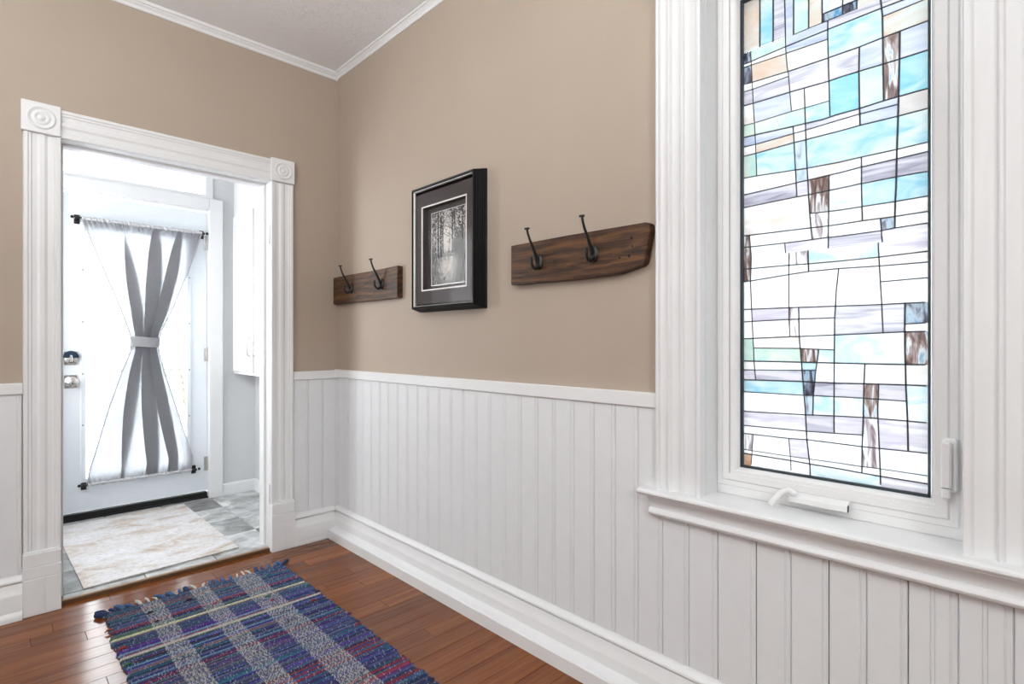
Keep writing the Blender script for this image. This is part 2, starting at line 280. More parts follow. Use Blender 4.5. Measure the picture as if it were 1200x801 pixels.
PANES=[('A',[-23500,19738,-23991,19754,-23991,21230,-23500,21230]),('D',[-23500,19738,-23500,19417,-23738,19432,-23725,19740]),('G',[-23725,19740,-23738,19432,-24685,19486,-24685,19759]),('C',[-23991,19754,-24355,19756,-24359,21230,-23991,21230]),('M',[-24355,19756,-24685,19759,-24662,20796,-24662,21230,-24359,21230]),('L',[-24685,19759,-24685,19486,-25736,19528,-25736,19767,-24895,19735]),('L',[-24685,19759,-24895,19735,-24895,21230,-24662,21230,-24662,20796]),('G',[-24895,19735,-25274,19754,-25280,21230,-24895,21230]),('A',[-25274,19754,-25604,19760,-25597,21230,-25280,21230]),('D',[-25604,19760,-25736,19767,-26083,19774,-26083,20001,-25603,19987]),('M',[-25736,19767,-25736,19528,-25936,19537,-26932,19563,-26914,19772,-26914,19807,-26400,19782]),('D',[-26083,19774,-26400,19782,-26400,20006,-26083,20001]),('A',[-26400,19782,-26914,19807,-26914,20016,-26400,20006]),('W',[-26914,19807,-27900,19846,-27900,21230,-26914,21230]),('M',[-26914,19807,-26914,19772,-26932,19563,-27367,19566,-27900,19597,-27900,19846]),('N',[-25597,21230,-25603,19987,-26083,20001,-26080,21230]),('N',[-26083,20001,-26400,20006,-26400,21230,-26080,21230]),('A',[-26400,20006,-26914,20016,-26914,21230,-26400,21230]),('W',[-23500,19417,-23500,19319,-23615,19328,-23750,19325,-23738,19432]),('W',[-23738,19432,-23750,19325,-24696,19299,-24685,19458,-24685,19486]),('L',[-24685,19486,-24685,19458,-24696,19299,-25736,19273,-25736,19528]),('C',[-25736,19528,-25748,18778,-26456,18786,-26958,18821,-26949,19375,-26932,19563,-25936,19537]),('L',[-26932,19563,-26949,19375,-26950,19340,-27766,19384,-27900,19395,-27900,19597,-27367,19566]),('A',[-26950,19340,-26958,18821,-27900,18859,-27900,19395,-27766,19384]),('B',[-26958,18821,-26963,18163,-27299,18161,-27307,18836]),('L',[-26958,18821,-26456,18786,-26447,18170,-26963,18163]),('G',[-26963,18163,-26447,18170,-26462,17219,-26976,17251]),('B',[-26963,18163,-26976,17251,-27281,17256,-27299,18161]),('L',[-26976,17251,-26462,17219,-26465,17078,-27277,17072,-27281,17256]),('D',[-23500,19319,-23500,18844,-23777,18812,-23750,19325,-23615,19328]),('A',[-23750,19325,-23777,18812,-24748,18778,-24729,18920,-24696,19299]),('a',[-24696,19299,-24729,18920,-24748,18778,-25615,18776,-25748,18778,-25736,19273]),('W',[-23777,18812,-23784,18610,-24765,18637,-24748,18778]),('W',[-23777,18812,-23500,18844,-23500,18615,-23784,18610]),('M',[-23784,18610,-23800,18198,-24799,18187,-24765,18637]),('M',[-23784,18610,-23500,18615,-23500,18210,-23800,18198]),('a',[-23800,18198,-23500,18210,-23500,17631,-23837,17618]),('L',[-23800,18198,-23837,17618,-24840,17643,-24799,18187]),('G',[-23837,17618,-23500,17631,-23500,17279,-23855,17269,-23847,17467]),('G',[-23837,17618,-23847,17467,-23855,17269,-24884,17218,-25194,17211,-25181,17636,-24840,17643]),('L',[-23855,17269,-23867,16992,-24891,17017,-24884,17218]),('L',[-23855,17269,-23500,17279,-23500,17002,-23867,16992]),('A',[-23867,16992,-23878,16731,-24906,16766,-24891,17017]),('a',[-23867,16992,-23500,17002,-23500,16729,-23878,16731]),('C',[-23878,16731,-23903,16073,-24943,16005,-24906,16766]),('G',[-23878,16731,-23500,16729,-23500,16093,-23903,16073]),('W',[-23903,16073,-23500,16093,-23500,15598,-24401,15626,-24959,15651,-24943,16005]),('M',[-24748,18778,-24799,18187,-25763,18158,-25748,18778,-25615,18776]),('a',[-24799,18187,-24840,17643,-25181,17636,-25165,18176]),('M',[-25748,18778,-25763,18158,-26015,18171,-26447,18170,-26456,18786]),('L',[-27307,18836,-27299,18161,-27900,18168,-27900,18859]),('K',[-25763,18158,-25787,17204,-25936,17217,-26462,17219,-26447,18170,-26015,18171]),('a',[-25763,18158,-25165,18176,-25181,17636,-25776,17635]),('C',[-25776,17635,-25181,17636,-25194,17211,-25615,17190,-25787,17204]),('M',[-25615,17190,-25194,17211,-25199,17024,-25995,17061,-26465,17078,-26462,17219,-25936,17217]),('K',[-27299,18161,-27281,17256,-27900,17263,-27900,18168]),('L',[-26465,17078,-26471,16790,-27271,16782,-27277,17072]),('a',[-26465,17078,-25995,17061,-25199,17024,-25207,16766,-26015,16775,-26471,16790]),('C',[-26471,16790,-26015,16775,-25207,16766,-25219,16382,-25237,15984,-26015,15964,-26503,15973,-27247,15977,-27264,16492,-27271,16782]),('E',[-27281,17256,-27271,16782,-27900,16793,-27900,17263]),('C',[-27271,16782,-27264,16492,-27247,15977,-27900,15997,-27900,16793]),('W',[-27247,15977,-27243,15750,-27900,15776,-27900,15997]),('W',[-27247,15977,-26503,15973,-26503,15724,-27243,15750]),('M',[-27243,15750,-26503,15724,-26503,15301,-27235,15313]),('M',[-27243,15750,-27235,15313,-27900,15307,-27900,15776]),('C',[-27235,15313,-27230,15043,-27213,14713,-27900,14725,-27900,15307]),('C',[-27235,15313,-26503,15301,-26503,15193,-26514,14715,-27213,14713,-27230,15043]),('a',[-27213,14713,-27208,14349,-27900,14361,-27900,14725]),('a',[-27213,14713,-26514,14715,-26522,14354,-27208,14349]),('D',[-27208,14349,-26904,14351,-26928,14046,-27204,14068]),('W',[-27208,14349,-27204,14068,-27900,14093,-27900,14361]),('m',[-27204,14068,-26928,14046,-26949,13759,-26860,13752,-26876,13395,-27900,13425,-27900,14093]),('N',[-25194,17211,-24884,17218,-24891,17017,-25199,17024]),('N',[-25199,17024,-24891,17017,-24906,16766,-25207,16766]),('d',[-25207,16766,-24906,16766,-24943,16005,-25237,15984,-25219,16382]),('d',[-25237,15984,-24943,16005,-24959,15651,-25252,15659]),('a',[-25237,15984,-25252,15659,-26015,15687,-26503,15724,-26503,15973,-26015,15964]),('m',[-25252,15659,-24959,15651,-24978,15260,-25270,15262]),('B',[-25252,15659,-25270,15262,-25762,15278,-25767,15678]),('a',[-25270,15262,-24978,15260,-23565,15223,-23500,15226,-23500,14404,-23701,14392,-25331,14359]),('B',[-25270,15262,-25301,14750,-25757,14723,-25762,15278]),('b',[-25301,14750,-25331,14359,-25753,14346,-25757,14723]),('W',[-25331,14359,-23701,14392,-23726,14052,-24662,14038,-25356,14040]),('b',[-25331,14359,-25356,14040,-25750,14043,-25753,14346]),('m',[-24662,14038,-24685,13746,-24774,13754,-25257,13754,-25746,13750,-25750,14043]),('M',[-24959,15651,-24401,15626,-23500,15598,-23500,15226,-23565,15223,-24978,15260]),('m',[-25767,15678,-25762,15278,-26015,15282,-26503,15301,-26503,15724,-26015,15687]),('c',[-25762,15278,-25757,14723,-26015,14716,-26514,14715,-26503,15193,-26503,15301,-26015,15282]),('a',[-25757,14723,-25753,14346,-26015,14347,-26522,14354,-26514,14715,-26015,14716]),('W',[-25753,14346,-25750,14043,-26015,14038,-26928,14046,-26904,14351,-26522,14354,-26015,14347]),('M',[-25750,14043,-25746,13750,-26860,13752,-26949,13759,-26928,14046,-26015,14038]),('c',[-25746,13750,-25257,13754,-25266,13395,-26015,13389,-26876,13395,-26860,13752]),('B',[-23500,14404,-23500,14065,-23726,14052,-23701,14392]),('B',[-23500,14065,-23500,13720,-23738,13724,-23750,13728,-23726,14052]),('W',[-23726,14052,-23750,13728,-24685,13746,-24662,14038]),('B',[-23750,13728,-23738,13724,-23500,13720,-23500,13426,-23739,13419]),('W',[-23750,13728,-23739,13419,-24774,13411,-24774,13754,-24685,13746]),('B',[-23739,13419,-23500,13426,-23500,13051,-23726,13061]),('W',[-23739,13419,-23726,13061,-24774,13152,-24774,13411]),('W',[-23726,13061,-23726,13036,-23757,12241,-24774,12235,-24774,13152]),('W',[-23726,13061,-23500,13051,-23500,12240,-23757,12241,-23726,13036]),('m',[-23757,12241,-23774,11883,-24774,11911,-24774,12235]),('W',[-23757,12241,-23500,12240,-23500,11875,-23774,11883]),('W',[-23774,11883,-23798,11393,-24803,11434,-24774,11911]),('W',[-23774,11883,-23500,11875,-23500,11380,-23798,11393]),('a',[-23798,11393,-23811,11114,-25065,11110,-25037,11437,-24803,11434]),('G',[-23798,11393,-23500,11380,-23500,10731,-23829,10732,-23823,10805]),('G',[-23811,11114,-23823,10805,-23829,10732,-25093,10734,-25065,11110]),('a',[-23829,10732,-23500,10731,-23500,10472,-23848,10482]),('W',[-23829,10732,-23848,10482,-25110,10518,-25093,10734]),('M',[-23848,10482,-23871,10190,-25133,10210,-25110,10518]),('m',[-23848,10482,-23500,10472,-23500,10180,-23871,10190]),('C',[-23871,10190,-23500,10180,-23500,9832,-25160,9836,-25133,10210]),('b',[-24774,13754,-24774,13411,-25266,13395,-25257,13754]),('a',[-26876,13395,-26887,13171,-27900,13165,-27900,13425]),('a',[-26876,13395,-26015,13389,-25266,13395,-25272,13187,-25991,13196,-26887,13171]),('W',[-26887,13171,-25991,13196,-25936,12633,-25918,12221,-26937,12213]),('W',[-26887,13171,-26907,12777,-27900,12800,-27900,13165]),('W',[-26907,12777,-26937,12213,-27409,12220,-27900,12219,-27900,12800]),('M',[-26937,12213,-25918,12221,-25893,11468,-26962,11508]),('M',[-26937,12213,-26962,11508,-27404,11529,-27409,12220]),('c',[-26962,11508,-25893,11468,-25887,10733,-26577,10732,-27418,10738,-27409,11085,-27404,11529]),('W',[-24774,13411,-24774,13152,-25272,13187,-25266,13395]),('W',[-24774,13152,-24774,12235,-25918,12221,-25936,12633,-25991,13196,-25272,13187]),('b',[-24774,12235,-24774,11911,-25028,11910,-25021,12232]),('b',[-24774,11911,-24803,11434,-25037,11437,-25028,11910]),('m',[-25918,12221,-25021,12232,-25028,11910,-25898,11916]),('W',[-25898,11916,-25028,11910,-25037,11437,-25893,11468]),('W',[-25893,11468,-25037,11437,-25065,11110,-25522,11091,-25890,11078]),('c',[-25890,11078,-25522,11091,-25477,10734,-25887,10733]),('W',[-25887,10733,-25477,10734,-25421,10211,-25886,10212]),('W',[-25887,10733,-25886,10212,-26015,10212,-26556,10228,-26577,10732]),('M',[-25886,10212,-25421,10211,-25387,9845,-25885,9853]),('M',[-25886,10212,-25885,9853,-26550,9860,-26556,10228,-26015,10212]),('c',[-25885,9853,-25387,9845,-25377,9323,-25883,9347]),('c',[-25885,9853,-25883,9347,-26542,9373,-26550,9860]),('M',[-25883,9347,-25197,9311,-25220,8869,-25889,8893,-25883,9058]),('m',[-25883,9347,-25883,9058,-25889,8893,-26526,8926,-26542,9373]),('W',[-25889,8893,-25220,8869,-25231,8644,-26516,8630,-26526,8926]),('D',[-27409,12220,-27406,11714,-27807,11735,-27900,11737,-27900,12219]),('W',[-27406,11714,-27404,11529,-27900,11534,-27900,11737,-27807,11735]),('B',[-27404,11529,-27409,11085,-27418,10738,-27900,10742,-27900,11534]),('a',[-27418,10738,-26577,10732,-26556,10228,-27426,10246]),('a',[-27418,10738,-27426,10246,-27900,10246,-27900,10742]),('M',[-27426,10246,-26869,10234,-26859,9855,-27442,9849]),('c',[-27426,10246,-27460,9377,-27900,9368,-27900,10246]),('W',[-27442,9849,-26859,9855,-26853,9591,-26856,9374,-27460,9377]),('m',[-27460,9377,-26856,9374,-26885,8634,-27473,8648]),('m',[-27460,9377,-27473,8648,-27900,8656,-27900,9368]),('W',[-26885,8634,-26903,8132,-27900,8123,-27900,8656]),('B',[-25065,11110,-25093,10734,-25477,10734,-25522,11091]),('C',[-25093,10734,-25110,10518,-25451,10528,-25477,10734]),('D',[-25110,10518,-25133,10210,-25421,10211,-25451,10528]),('D',[-25133,10210,-25160,9836,-25387,9845,-25421,10211]),('d',[-25160,9836,-25197,9311,-25377,9323,-25387,9845]),('W',[-25160,9836,-23500,9832,-23500,9259,-25197,9311]),('m',[-25197,9311,-23500,9259,-23500,8844,-25220,8869]),('W',[-25220,8869,-23500,8844,-23500,8613,-24763,8617,-25231,8644]),('m',[-25231,8644,-24763,8617,-24811,8127,-25288,8128]),('W',[-25231,8644,-25288,8128,-26015,8131,-26513,8123,-26516,8630]),('W',[-25288,8128,-24811,8127,-24821,8014,-25303,7997]),('W',[-25288,8128,-25303,7997,-26015,7984,-26512,7959,-26513,8123,-26015,8131]),('c',[-25303,7997,-25314,7695,-25318,7650,-26910,7650,-26910,7951,-26512,7959,-26015,7984]),('W',[-25303,7997,-24821,8014,-24829,7740,-24829,7650,-25318,7650,-25314,7695]),('B',[-26556,10228,-26550,9860,-26859,9855,-26869,10234]),('B',[-26550,9860,-26542,9373,-26856,9374,-26853,9591,-26859,9855]),('b',[-26542,9373,-26516,8630,-26885,8634,-26856,9374]),('b',[-26516,8630,-26513,8123,-26903,8132,-26885,8634]),('W',[-26513,8123,-26512,7959,-26910,7951,-26903,8132]),('W',[-26903,8132,-26910,7951,-27900,7931,-27900,8123]),('m',[-26910,7951,-26910,7650,-27900,7650,-27900,7931]),('b',[-23500,8613,-23500,8141,-23771,8138,-23804,8614]),('W',[-23804,8614,-23771,8138,-24811,8127,-24763,8617]),('W',[-23771,8138,-23763,8027,-24821,8014,-24811,8127]),('W',[-23771,8138,-23500,8141,-23500,8030,-23763,8027]),('W',[-23763,8027,-23743,7738,-23741,7650,-24829,7650,-24829,7740,-24821,8014]),('O',[-23763,8027,-23500,8030,-23500,7650,-23741,7650,-23743,7738])]
CAMES=[(0.8,[-24895,19735,-25282,19754,-25594,19760]),(1.6,[-25594,19760,-25736,19767]),(1.0,[-25736,19767,-25936,19771,-26400,19782]),(2.4,[-23991,21230,-23991,19749]),(2.4,[-24359,21230,-24355,19751]),(1.8,[-24662,21230,-24662,20796,-24685,19754]),(2.2,[-24895,21230,-24895,19728]),(2,[-25280,21230,-25274,19751]),(2,[-25597,21230,-25604,19756]),(2,[-25594,19987,-26093,20002,-26400,20006,-26914,20016]),(2,[-26080,21230,-26083,19774]),(2,[-26400,21230,-26400,19775]),(1.8,[-23500,19417,-23738,19432,-24673,19486,-25716,19528,-25936,19537,-26932,19563,-27367,19566,-27900,19597]),(2.2,[-26914,21230,-26914,19772,-26949,19375,-26958,18800,-26964,18143,-26976,17251]),(1.4,[-23500,19319,-23615,19328,-24696,19299,-25732,19273]),(1.4,[-26956,19340,-27766,19384,-27900,19395]),(1.4,[-23726,19734,-23750,19328,-23774,18874,-23799,18222,-23847,17467,-23879,16719,-23903,16073]),(1.4,[-24685,19754,-24685,19458,-24729,18920,-24763,18671,-24840,17643]),(1.8,[-23500,18844,-23774,18812,-24763,18777,-25615,18776,-26015,18781,-26456,18786,-26958,18821,-27307,18836,-27900,18859]),(1.5,[-23500,18615,-23787,18610,-24758,18637]),(1.8,[-25736,19767,-25736,19249,-25763,18181,-25787,17228]),(2,[-23500,18210,-23799,18198,-24796,18187,-25763,18158,-26015,18171,-26447,18170,-26967,18163,-27307,18161,-27900,18168]),(2.2,[-26456,18786,-26447,18170,-26456,17483,-26471,16784]),(2.4,[-27307,18836,-27299,18144,-27281,17256,-27264,16492,-27247,15977,-27230,15043,-27213,14713,-27204,14068]),(1.2,[-23500,17631,-23835,17618,-24840,17643,-25166,17636,-25781,17635]),(1.8,[-25166,18157,-25197,17082,-25219,16382,-25251,15682,-25272,15216,-25303,14703,-25356,14040]),(2,[-23500,17279,-23847,17269,-24884,17218,-25191,17211,-25615,17189,-25936,17217,-26465,17219,-26976,17251,-27281,17256,-27900,17263]),(1.6,[-23500,17002,-23871,16992,-24891,17017,-25197,17024,-25995,17061,-26465,17078,-27273,17072]),(1.8,[-23500,16729,-23879,16731,-24906,16766,-25208,16766,-26015,16775,-26471,16790,-27269,16782,-27900,16793]),(1.8,[-24884,17218,-24906,16766,-24961,15628,-24978,15261]),(1.7,[-23500,16093,-23903,16073,-24952,16004,-25240,15984,-26015,15964,-26503,15973,-27247,15977,-27900,15997]),(1.8,[-23500,15598,-24401,15626,-24961,15651,-25251,15659,-26015,15687,-26503,15724,-27238,15750,-27900,15776]),(1.8,[-25767,15682,-25757,14716,-25746,13750]),(1.8,[-26503,15973,-26503,15193,-26522,14356]),(1.7,[-23500,15226,-23565,15223,-24982,15261,-25272,15262,-25761,15278,-26015,15282,-26503,15301,-27233,15313,-27900,15307]),(1.6,[-25303,14749,-25755,14724,-26015,14716,-26512,14715,-27213,14713,-27900,14725]),(1.8,[-23500,14404,-23701,14392,-25324,14359,-25751,14346,-26015,14347,-26522,14354,-27207,14349,-27855,14361,-27900,14361]),(1.7,[-26905,14347,-26949,13757]),(1.7,[-23500,14065,-23738,14052,-24662,14038,-25356,14040,-25746,14043,-26015,14038,-26932,14046,-27204,14068,-27847,14090]),(1.5,[-23701,14392,-23726,14053,-23750,13728,-23726,13036,-23757,12241,-23811,11114,-23823,10805,-23871,10190]),(1.4,[-24662,14038,-24685,13753]),(1.7,[-26860,13752,-26887,13171,-26937,12213,-26962,11514]),(1.5,[-24774,13754,-24774,12242,-24774,11911,-24803,11434]),(2.2,[-25257,13754,-25272,13182]),(1.7,[-23500,13426,-23738,13419,-24774,13411,-25265,13395,-26015,13389,-26881,13395,-27900,13425]),(1.7,[-23500,13051,-23726,13061,-24774,13152,-25272,13187,-25991,13196,-26887,13171,-27900,13165]),(1.8,[-25991,13196,-25936,12633,-25916,12188,-25897,11898,-25887,10624,-25883,9058,-25889,8896]),(1.6,[-26910,12777,-27900,12800]),(1.8,[-23500,12240,-23757,12241,-24772,12235,-25916,12221,-26937,12213,-27409,12220,-27799,12220]),(2.2,[-27409,12220,-27404,11525,-27409,11085,-27418,10738,-27426,10246,-27460,9377,-27473,8648]),(1.9,[-25021,12230,-25037,11437,-25065,11110,-25133,10210,-25197,9306,-25231,8644,-25303,7992,-25314,7695]),(1.7,[-23500,11875,-24774,11911,-25026,11910,-25897,11916]),(1.8,[-23500,11380,-24803,11434,-25047,11436,-26015,11472,-26962,11508,-27404,11529,-27807,11533]),(1.8,[-27408,11714,-27807,11735]),(1.5,[-23811,11114,-25065,11110,-25522,11091,-25889,11078]),(1.8,[-25522,11091,-25450,10519,-25387,9851,-25377,9323]),(2,[-23500,10731,-25090,10734,-25887,10733,-26577,10732,-27418,10738,-27807,10741]),(1.5,[-23500,10472,-25450,10528]),(2,[-23500,10180,-23871,10190,-25133,10210,-26015,10212,-26559,10228,-27426,10244,-27823,10246]),(1.8,[-26577,10732,-26555,10213,-26542,9373,-26516,8630,-26512,7959]),(1.8,[-26869,10230,-26853,9591,-26856,9374,-26885,8634,-26910,7951,-26910,7743]),(1.5,[-23500,9832,-25155,9835,-25391,9845,-26015,9855,-26549,9860,-26860,9855,-27440,9849]),(1.7,[-23500,9259,-25197,9311,-25387,9324,-26015,9353,-26542,9373,-26856,9374,-27460,9377,-27823,9370]),(1.6,[-23500,8844,-25217,8869,-25889,8893,-26529,8926]),(1.6,[-23500,8613,-24763,8617,-25231,8644,-26015,8635,-26516,8630,-26885,8634,-27473,8648,-27844,8655]),(1.2,[-23804,8612,-23743,7738]),(1.2,[-24767,8618,-24820,8028,-24829,7740]),(1.2,[-23500,8141,-24816,8126,-25289,8128,-26015,8131,-26512,8123,-26901,8132,-27844,8123]),(1.8,[-23500,8030,-24820,8014,-25303,7997,-26015,7984,-26512,7959,-26910,7949,-27854,7932])]
# ------------------------------------------------------------------ room shell
CEIL = 2.715; WO = (-2.862, -2.285, 0.684, 2.19)      # window opening y0 y1 z0 z1
XL, YF = -3.40, -5.40                                  # far corner of the room behind the camera
st = dict(kind='structure')
mb = MB(); 
mb.box(0, 0.18, WO[1]+.012, 0.001, 0, CEIL+.1).box(0, 0.18, YF, WO[0]-.012, 0, CEIL+.1).box(0, 0.18, WO[0]-.012, WO[1]+.012, 0, WO[2]-.03).box(0, 0.18, WO[0]-.012, WO[1]+.012, WO[3]+.012, CEIL+.1)
wall_right = mb.build('wall_right', M['wall'], label='tan painted right wall with stained-glass window and coat hooks', cat='wall', **st)
DO = (-1.262, -0.392, 1.998)                            # doorway x0 x1 top
mb = MB(); mb.box(XL, DO[0]-.02, 0, 0.14, 0, CEIL+.1).box(DO[1]+.02, 0, 0, 0.14, 0, CEIL+.1).box(DO[0]-.02, DO[1]+.02, 0, 0.14, DO[2]+.02, CEIL+.1)
wall_back = mb.build('wall_back', M['wall'], label='tan painted far wall around the white cased doorway', cat='wall', **st)
mb = MB(); mb.box(XL-.15, XL, YF, -2.3, 0, CEIL+.1).box(XL-.15, XL, -1.5, 0.14, 0, CEIL+.1).box(XL-.15, XL, -2.3, -1.5, 0, 1.2).box(XL-.15, XL, -2.3, -1.5, 2.2, CEIL+.1)
mb.build('wall_left', M['wall'], label='tan left wall outside the view with a small window', cat='wall', **st)
MB().box(XL, .18, YF-.15, YF, 0, CEIL+.1).build('wall_front', M['wall'], label='tan wall behind the camera', cat='wall', **st)
MB().box(XL-.15, .18, YF-.15, .14, CEIL, CEIL+.1).build('ceiling', M['ceiling'], label='white stippled plaster ceiling', cat='ceiling', **st)

# floor: narrow varnished boards running along the doorway wall
floor = MB().box(XL, 0, YF, 0.004, -.06, -.012).build('floor', M['thresholddark'], label='reddish brown varnished hardwood floor of narrow boards', cat='floor', **st)
rnd = random.Random(5)
PITCH = 0.0825; cuts0 = {0: [-1.10], 1: [-.70], 4: [-1.215, -.42], 6: [-.20], 8: [-.23], 5: [-.8], 9: [-.62], 10: [-.42, -1.12], 12: [-.5]}
for r in range(37):
    y1 = -0.008 - r*PITCH; y0 = y1 - PITCH + .0016
    if r == 0: y1 = 0.003
    xs = [0.0]
    cl = cuts0.get(r)
    if cl: xs += sorted([c for c in cl], reverse=True)
    else:
        x = -rnd.uniform(.15, .75)
        xs.append(x)
    while xs[-1] > -2.2: xs.append(xs[-1] - rnd.uniform(.55, 1.1))
    for a, b in zip(xs, xs[1:]):
        m_ = MB().box(b+.0006-(a+b)/2, a-.0006-(a+b)/2, -(y1-y0)/2, (y1-y0)/2, -.012, 0, .0006)
        m_.build('floorboard', M['floor'], floor, loc=((a+b)/2, (y0+y1)/2, rnd.uniform(-.0003, 0)))
MB().box(XL, -2.3, YF, -.003, -.012, -.0008).box(-3, 0, YF, -3.07, -.012, -.0008).build('floorboards_beyond', M['floor'], floor, kind='stuff')

# ------------------------------------------------------------------ wainscot boards
def board_mesh(w, z0, z1, groove_mid=False):
    T = .012; g = .0019
    p = [(0.0006, 0), (0.0006, T-.0028), (.0016, T-.0028), (.0026, T), ]
    if groove_mid: p += [(w/2-.0048, T), (w/2-.0040, T-g), (w/2-.003, T-.0004), (w/2, T+.0006), (w/2+.003, T-.0004), (w/2+.004, T-g), (w/2+.0048, T)]
    p += [(w-.0150, T), (w-.0142, T-g), (w-.0128, T-g), (w-.0116, T-.0006), (w-.0085, T+.0004), (w-.0048, T-.0006), (w-.0036, T-g), (w-.002, T-g), (w-.0012, T-.0008), (w-.0003, T-.0020), (w-.0003, 0)]
    m_ = MB(); m_.prism(p, lambda u, v, t: (-v, -u, t), z0, z1); return m_
Z0, Z1 = 0.15, 0.928
me_full = board_mesh(.0867, Z0, Z1).mesh('beadboard', M['board'])
me_win = board_mesh(.0867, Z0, .60).mesh('beadboard', M['board'])
def rboard(y, w, z1, mid=False, me=None):
    me = me or board_mesh(w, Z0, z1, mid).mesh('beadboard', M['board'])
    return link('beadboard', me, wall_right, loc=(0, y, 0))
ys = [-2.152 + .0867*k for k in range(0, 25)]
for y in ys[1:]: rboard(y, .0867, Z1, me=me_full)
rboard(0.0, 0.0700, Z1)
rboard(-2.152, .0867, .665); 
for y in (-2.2387, ): rboard(y, .0867, .60, me=me_win)
rboard(-2.3258, .1055, .60); rboard(-2.4325, .0867, .60, me=me_win); rboard(-2.5192, .0867, .60, me=me_win)
rboard(-2.6070, .0790, .60); rboard(-2.6860, .0790, .60)
for k in range(8): rboard(-2.7660 - .0867*k, .0867, .60 if k < 3 else Z1, mid=True)
def lboard(x, w, me=None):
    m_ = MB(); m0 = board_mesh(w, Z0, Z1); m_.v = [(-y, x_, z) for x_, y, z in m0.v]; m_.f = m0.f
    return m_.build('beadboard', M['board'], wall_back, loc=(x, 0, 0))
for k in range(3): lboard(-.268 + .0867*k, .0867)
for k in range(9): lboard(-1.386 - .0867*(k+1), .0867)

# ------------------------------------------------------------------ mouldings
def trim(name, mb_, label, mat='trim', smooth=False, cat='trim', parent=None):
    return mb_.build(name, M[mat], parent, smooth, label=label, cat=None if parent else cat, kind=None if parent else 'structure')
RX = lambda u, v, t: (-u, t, v)      # profile on right wall: u = into the room
BK = lambda u, v, t: (t, -u, v)      # profile on back wall
rail = [(0, .925), (.018, .925), (.020, .928), (.020, .968), (.018, .971), (0, .971)]
trim('trim_1', MB().prism(rail, RX, -2.139, 0).prism(rail, RX, -4.6, -3.01), 'flat white chair rail along the right wall')
trim('trim_2', MB().prism([(u, v-.005) for u, v in rail], BK, -.268, -.018), 'short flat white chair rail right of the doorway')
trim('trim_3', MB().prism([(u, v-.010) for u, v in rail], BK, -2.4, -1.384), 'flat white chair rail left of the doorway')
base = [(0, 0), (.036, 0), (.036, .098), (.034, .106), (.029, .112), (.027, .134), (.024, .141), (.020, .143), (.026, .146), (.030, .151), (.029, .157), (.022, .163), (.015, .170), (.014, .174), (0, .174)]
box_ = [(.034, 0), (.077, 0), (.077, .048), (.074, .052), (.058, .054), (.046, .058), (.036, .066), (.034, .068)]
br = trim('baseboard_right', MB().prism(base, RX, -4.6, -.0), 'tall moulded white baseboard along the right wall', smooth=True, cat='baseboard')
MB().prism(box_, RX, -4.6, -.045).build('shoe_box', M['trim'], br, True)
shoe = [(.034, 0), (.050, 0), (.050, .012), (.047, .024), (.040, .032), (.034, .034)]
bb = trim('baseboard_back', MB().prism(base, BK, -.268, -.03), 'short moulded white baseboard right of the doorway', smooth=True, cat='baseboard')
MB().prism([(u-.012, v) for u, v in shoe if 1], BK, -.268, -.076).build('shoe_moulding', M['trim'], bb, True)
bb = trim('baseboard_back', MB().prism(base, BK, -2.4, -1.386), 'moulded white baseboard left of the doorway', smooth=True, cat='baseboard')
MB().prism(shoe, BK, -2.4, -1.386).build('shoe_moulding', M['trim'], bb, True)
cor = [(0, CEIL), (0, CEIL-.034), (.006, CEIL-.034), (.009, CEIL-.028), (.009, CEIL-.022), (.015, CEIL-.016), (.020, CEIL-.012), (.020, CEIL-.008), (.027, CEIL-.006), (.030, CEIL-.0025), (.030, CEIL+.001), (0, CEIL+.001)]
trim('trim_4', MB().prism(cor, RX, YF, -.0), 'thin white crown moulding above the right wall')
cor2 = [(u, v-.006 if v < CEIL-.003 else v) for u, v in cor]
trim('trim_5', MB().prism(cor2, BK, XL, -.0), 'thin white crown moulding above the doorway wall')

# doorway casing (fluted, with bullseye corner blocks and plinths)
def casing_prof(w, d=.024):
    return [(0, 0), (0, d*.75), (.003, d), (.014, d), (.018, d-.004), (.024, d-.004), (.029, d-.008), (w*.36, d-.009), (w*.44, d-.004), (w*.56, d-.004), (w*.64, d-.009), (w-.029, d-.008), (w-.024, d-.004), (w-.018, d-.004), (w-.014, d), (w-.003, d), (w, d*.75), (w, 0)]
cas = casing_prof(.121)
door_trim = empty('trim_6', (-.83, 0, 0), 'white fluted casing with bullseye corner blocks around the doorway', 'trim', 'structure')
def dt(name, m_, smooth=False, mat='trim'): return sub(door_trim, m_).build(name, M[mat], door_trim, smooth)
dt('side_casing', MB().prism(cas, lambda u, v, t: (-1.383+u, -v, t), .262, 2.0))
dt('side_casing', MB().prism(cas, lambda u, v, t: (-.391+u, -v, t), .262, 2.0))
dt('head_casing', MB().prism(cas, lambda u, v, t: (t, -v, 1.999+u), -1.264, -.392))
def bull(cx, cz, wy, w):
    m_ = MB().box(cx-w/2, cx+w/2, -.034, 0, cz-w/2, cz+w/2, .0025); b_ = dt('corner_block', m_)
    pr = [(.047, .0), (.047, .003), (.043, .006), (.038, .004), (.034, .0005), (.030, .0002), (.026, .0045), (.021, .0055), (.017, .0025), (.014, .001), (.011, .0045), (.006, .007), (.001, .008)]
    m2 = sub(door_trim, MB().lathe(pr, (cx, -.0335, cz), (0, -1, 0), 36)); m2.build('rosette', M['trim'], b_, True)
bull(-1.3265, 2.064, 0, .126); bull(-.330, 2.064, 0, .125)
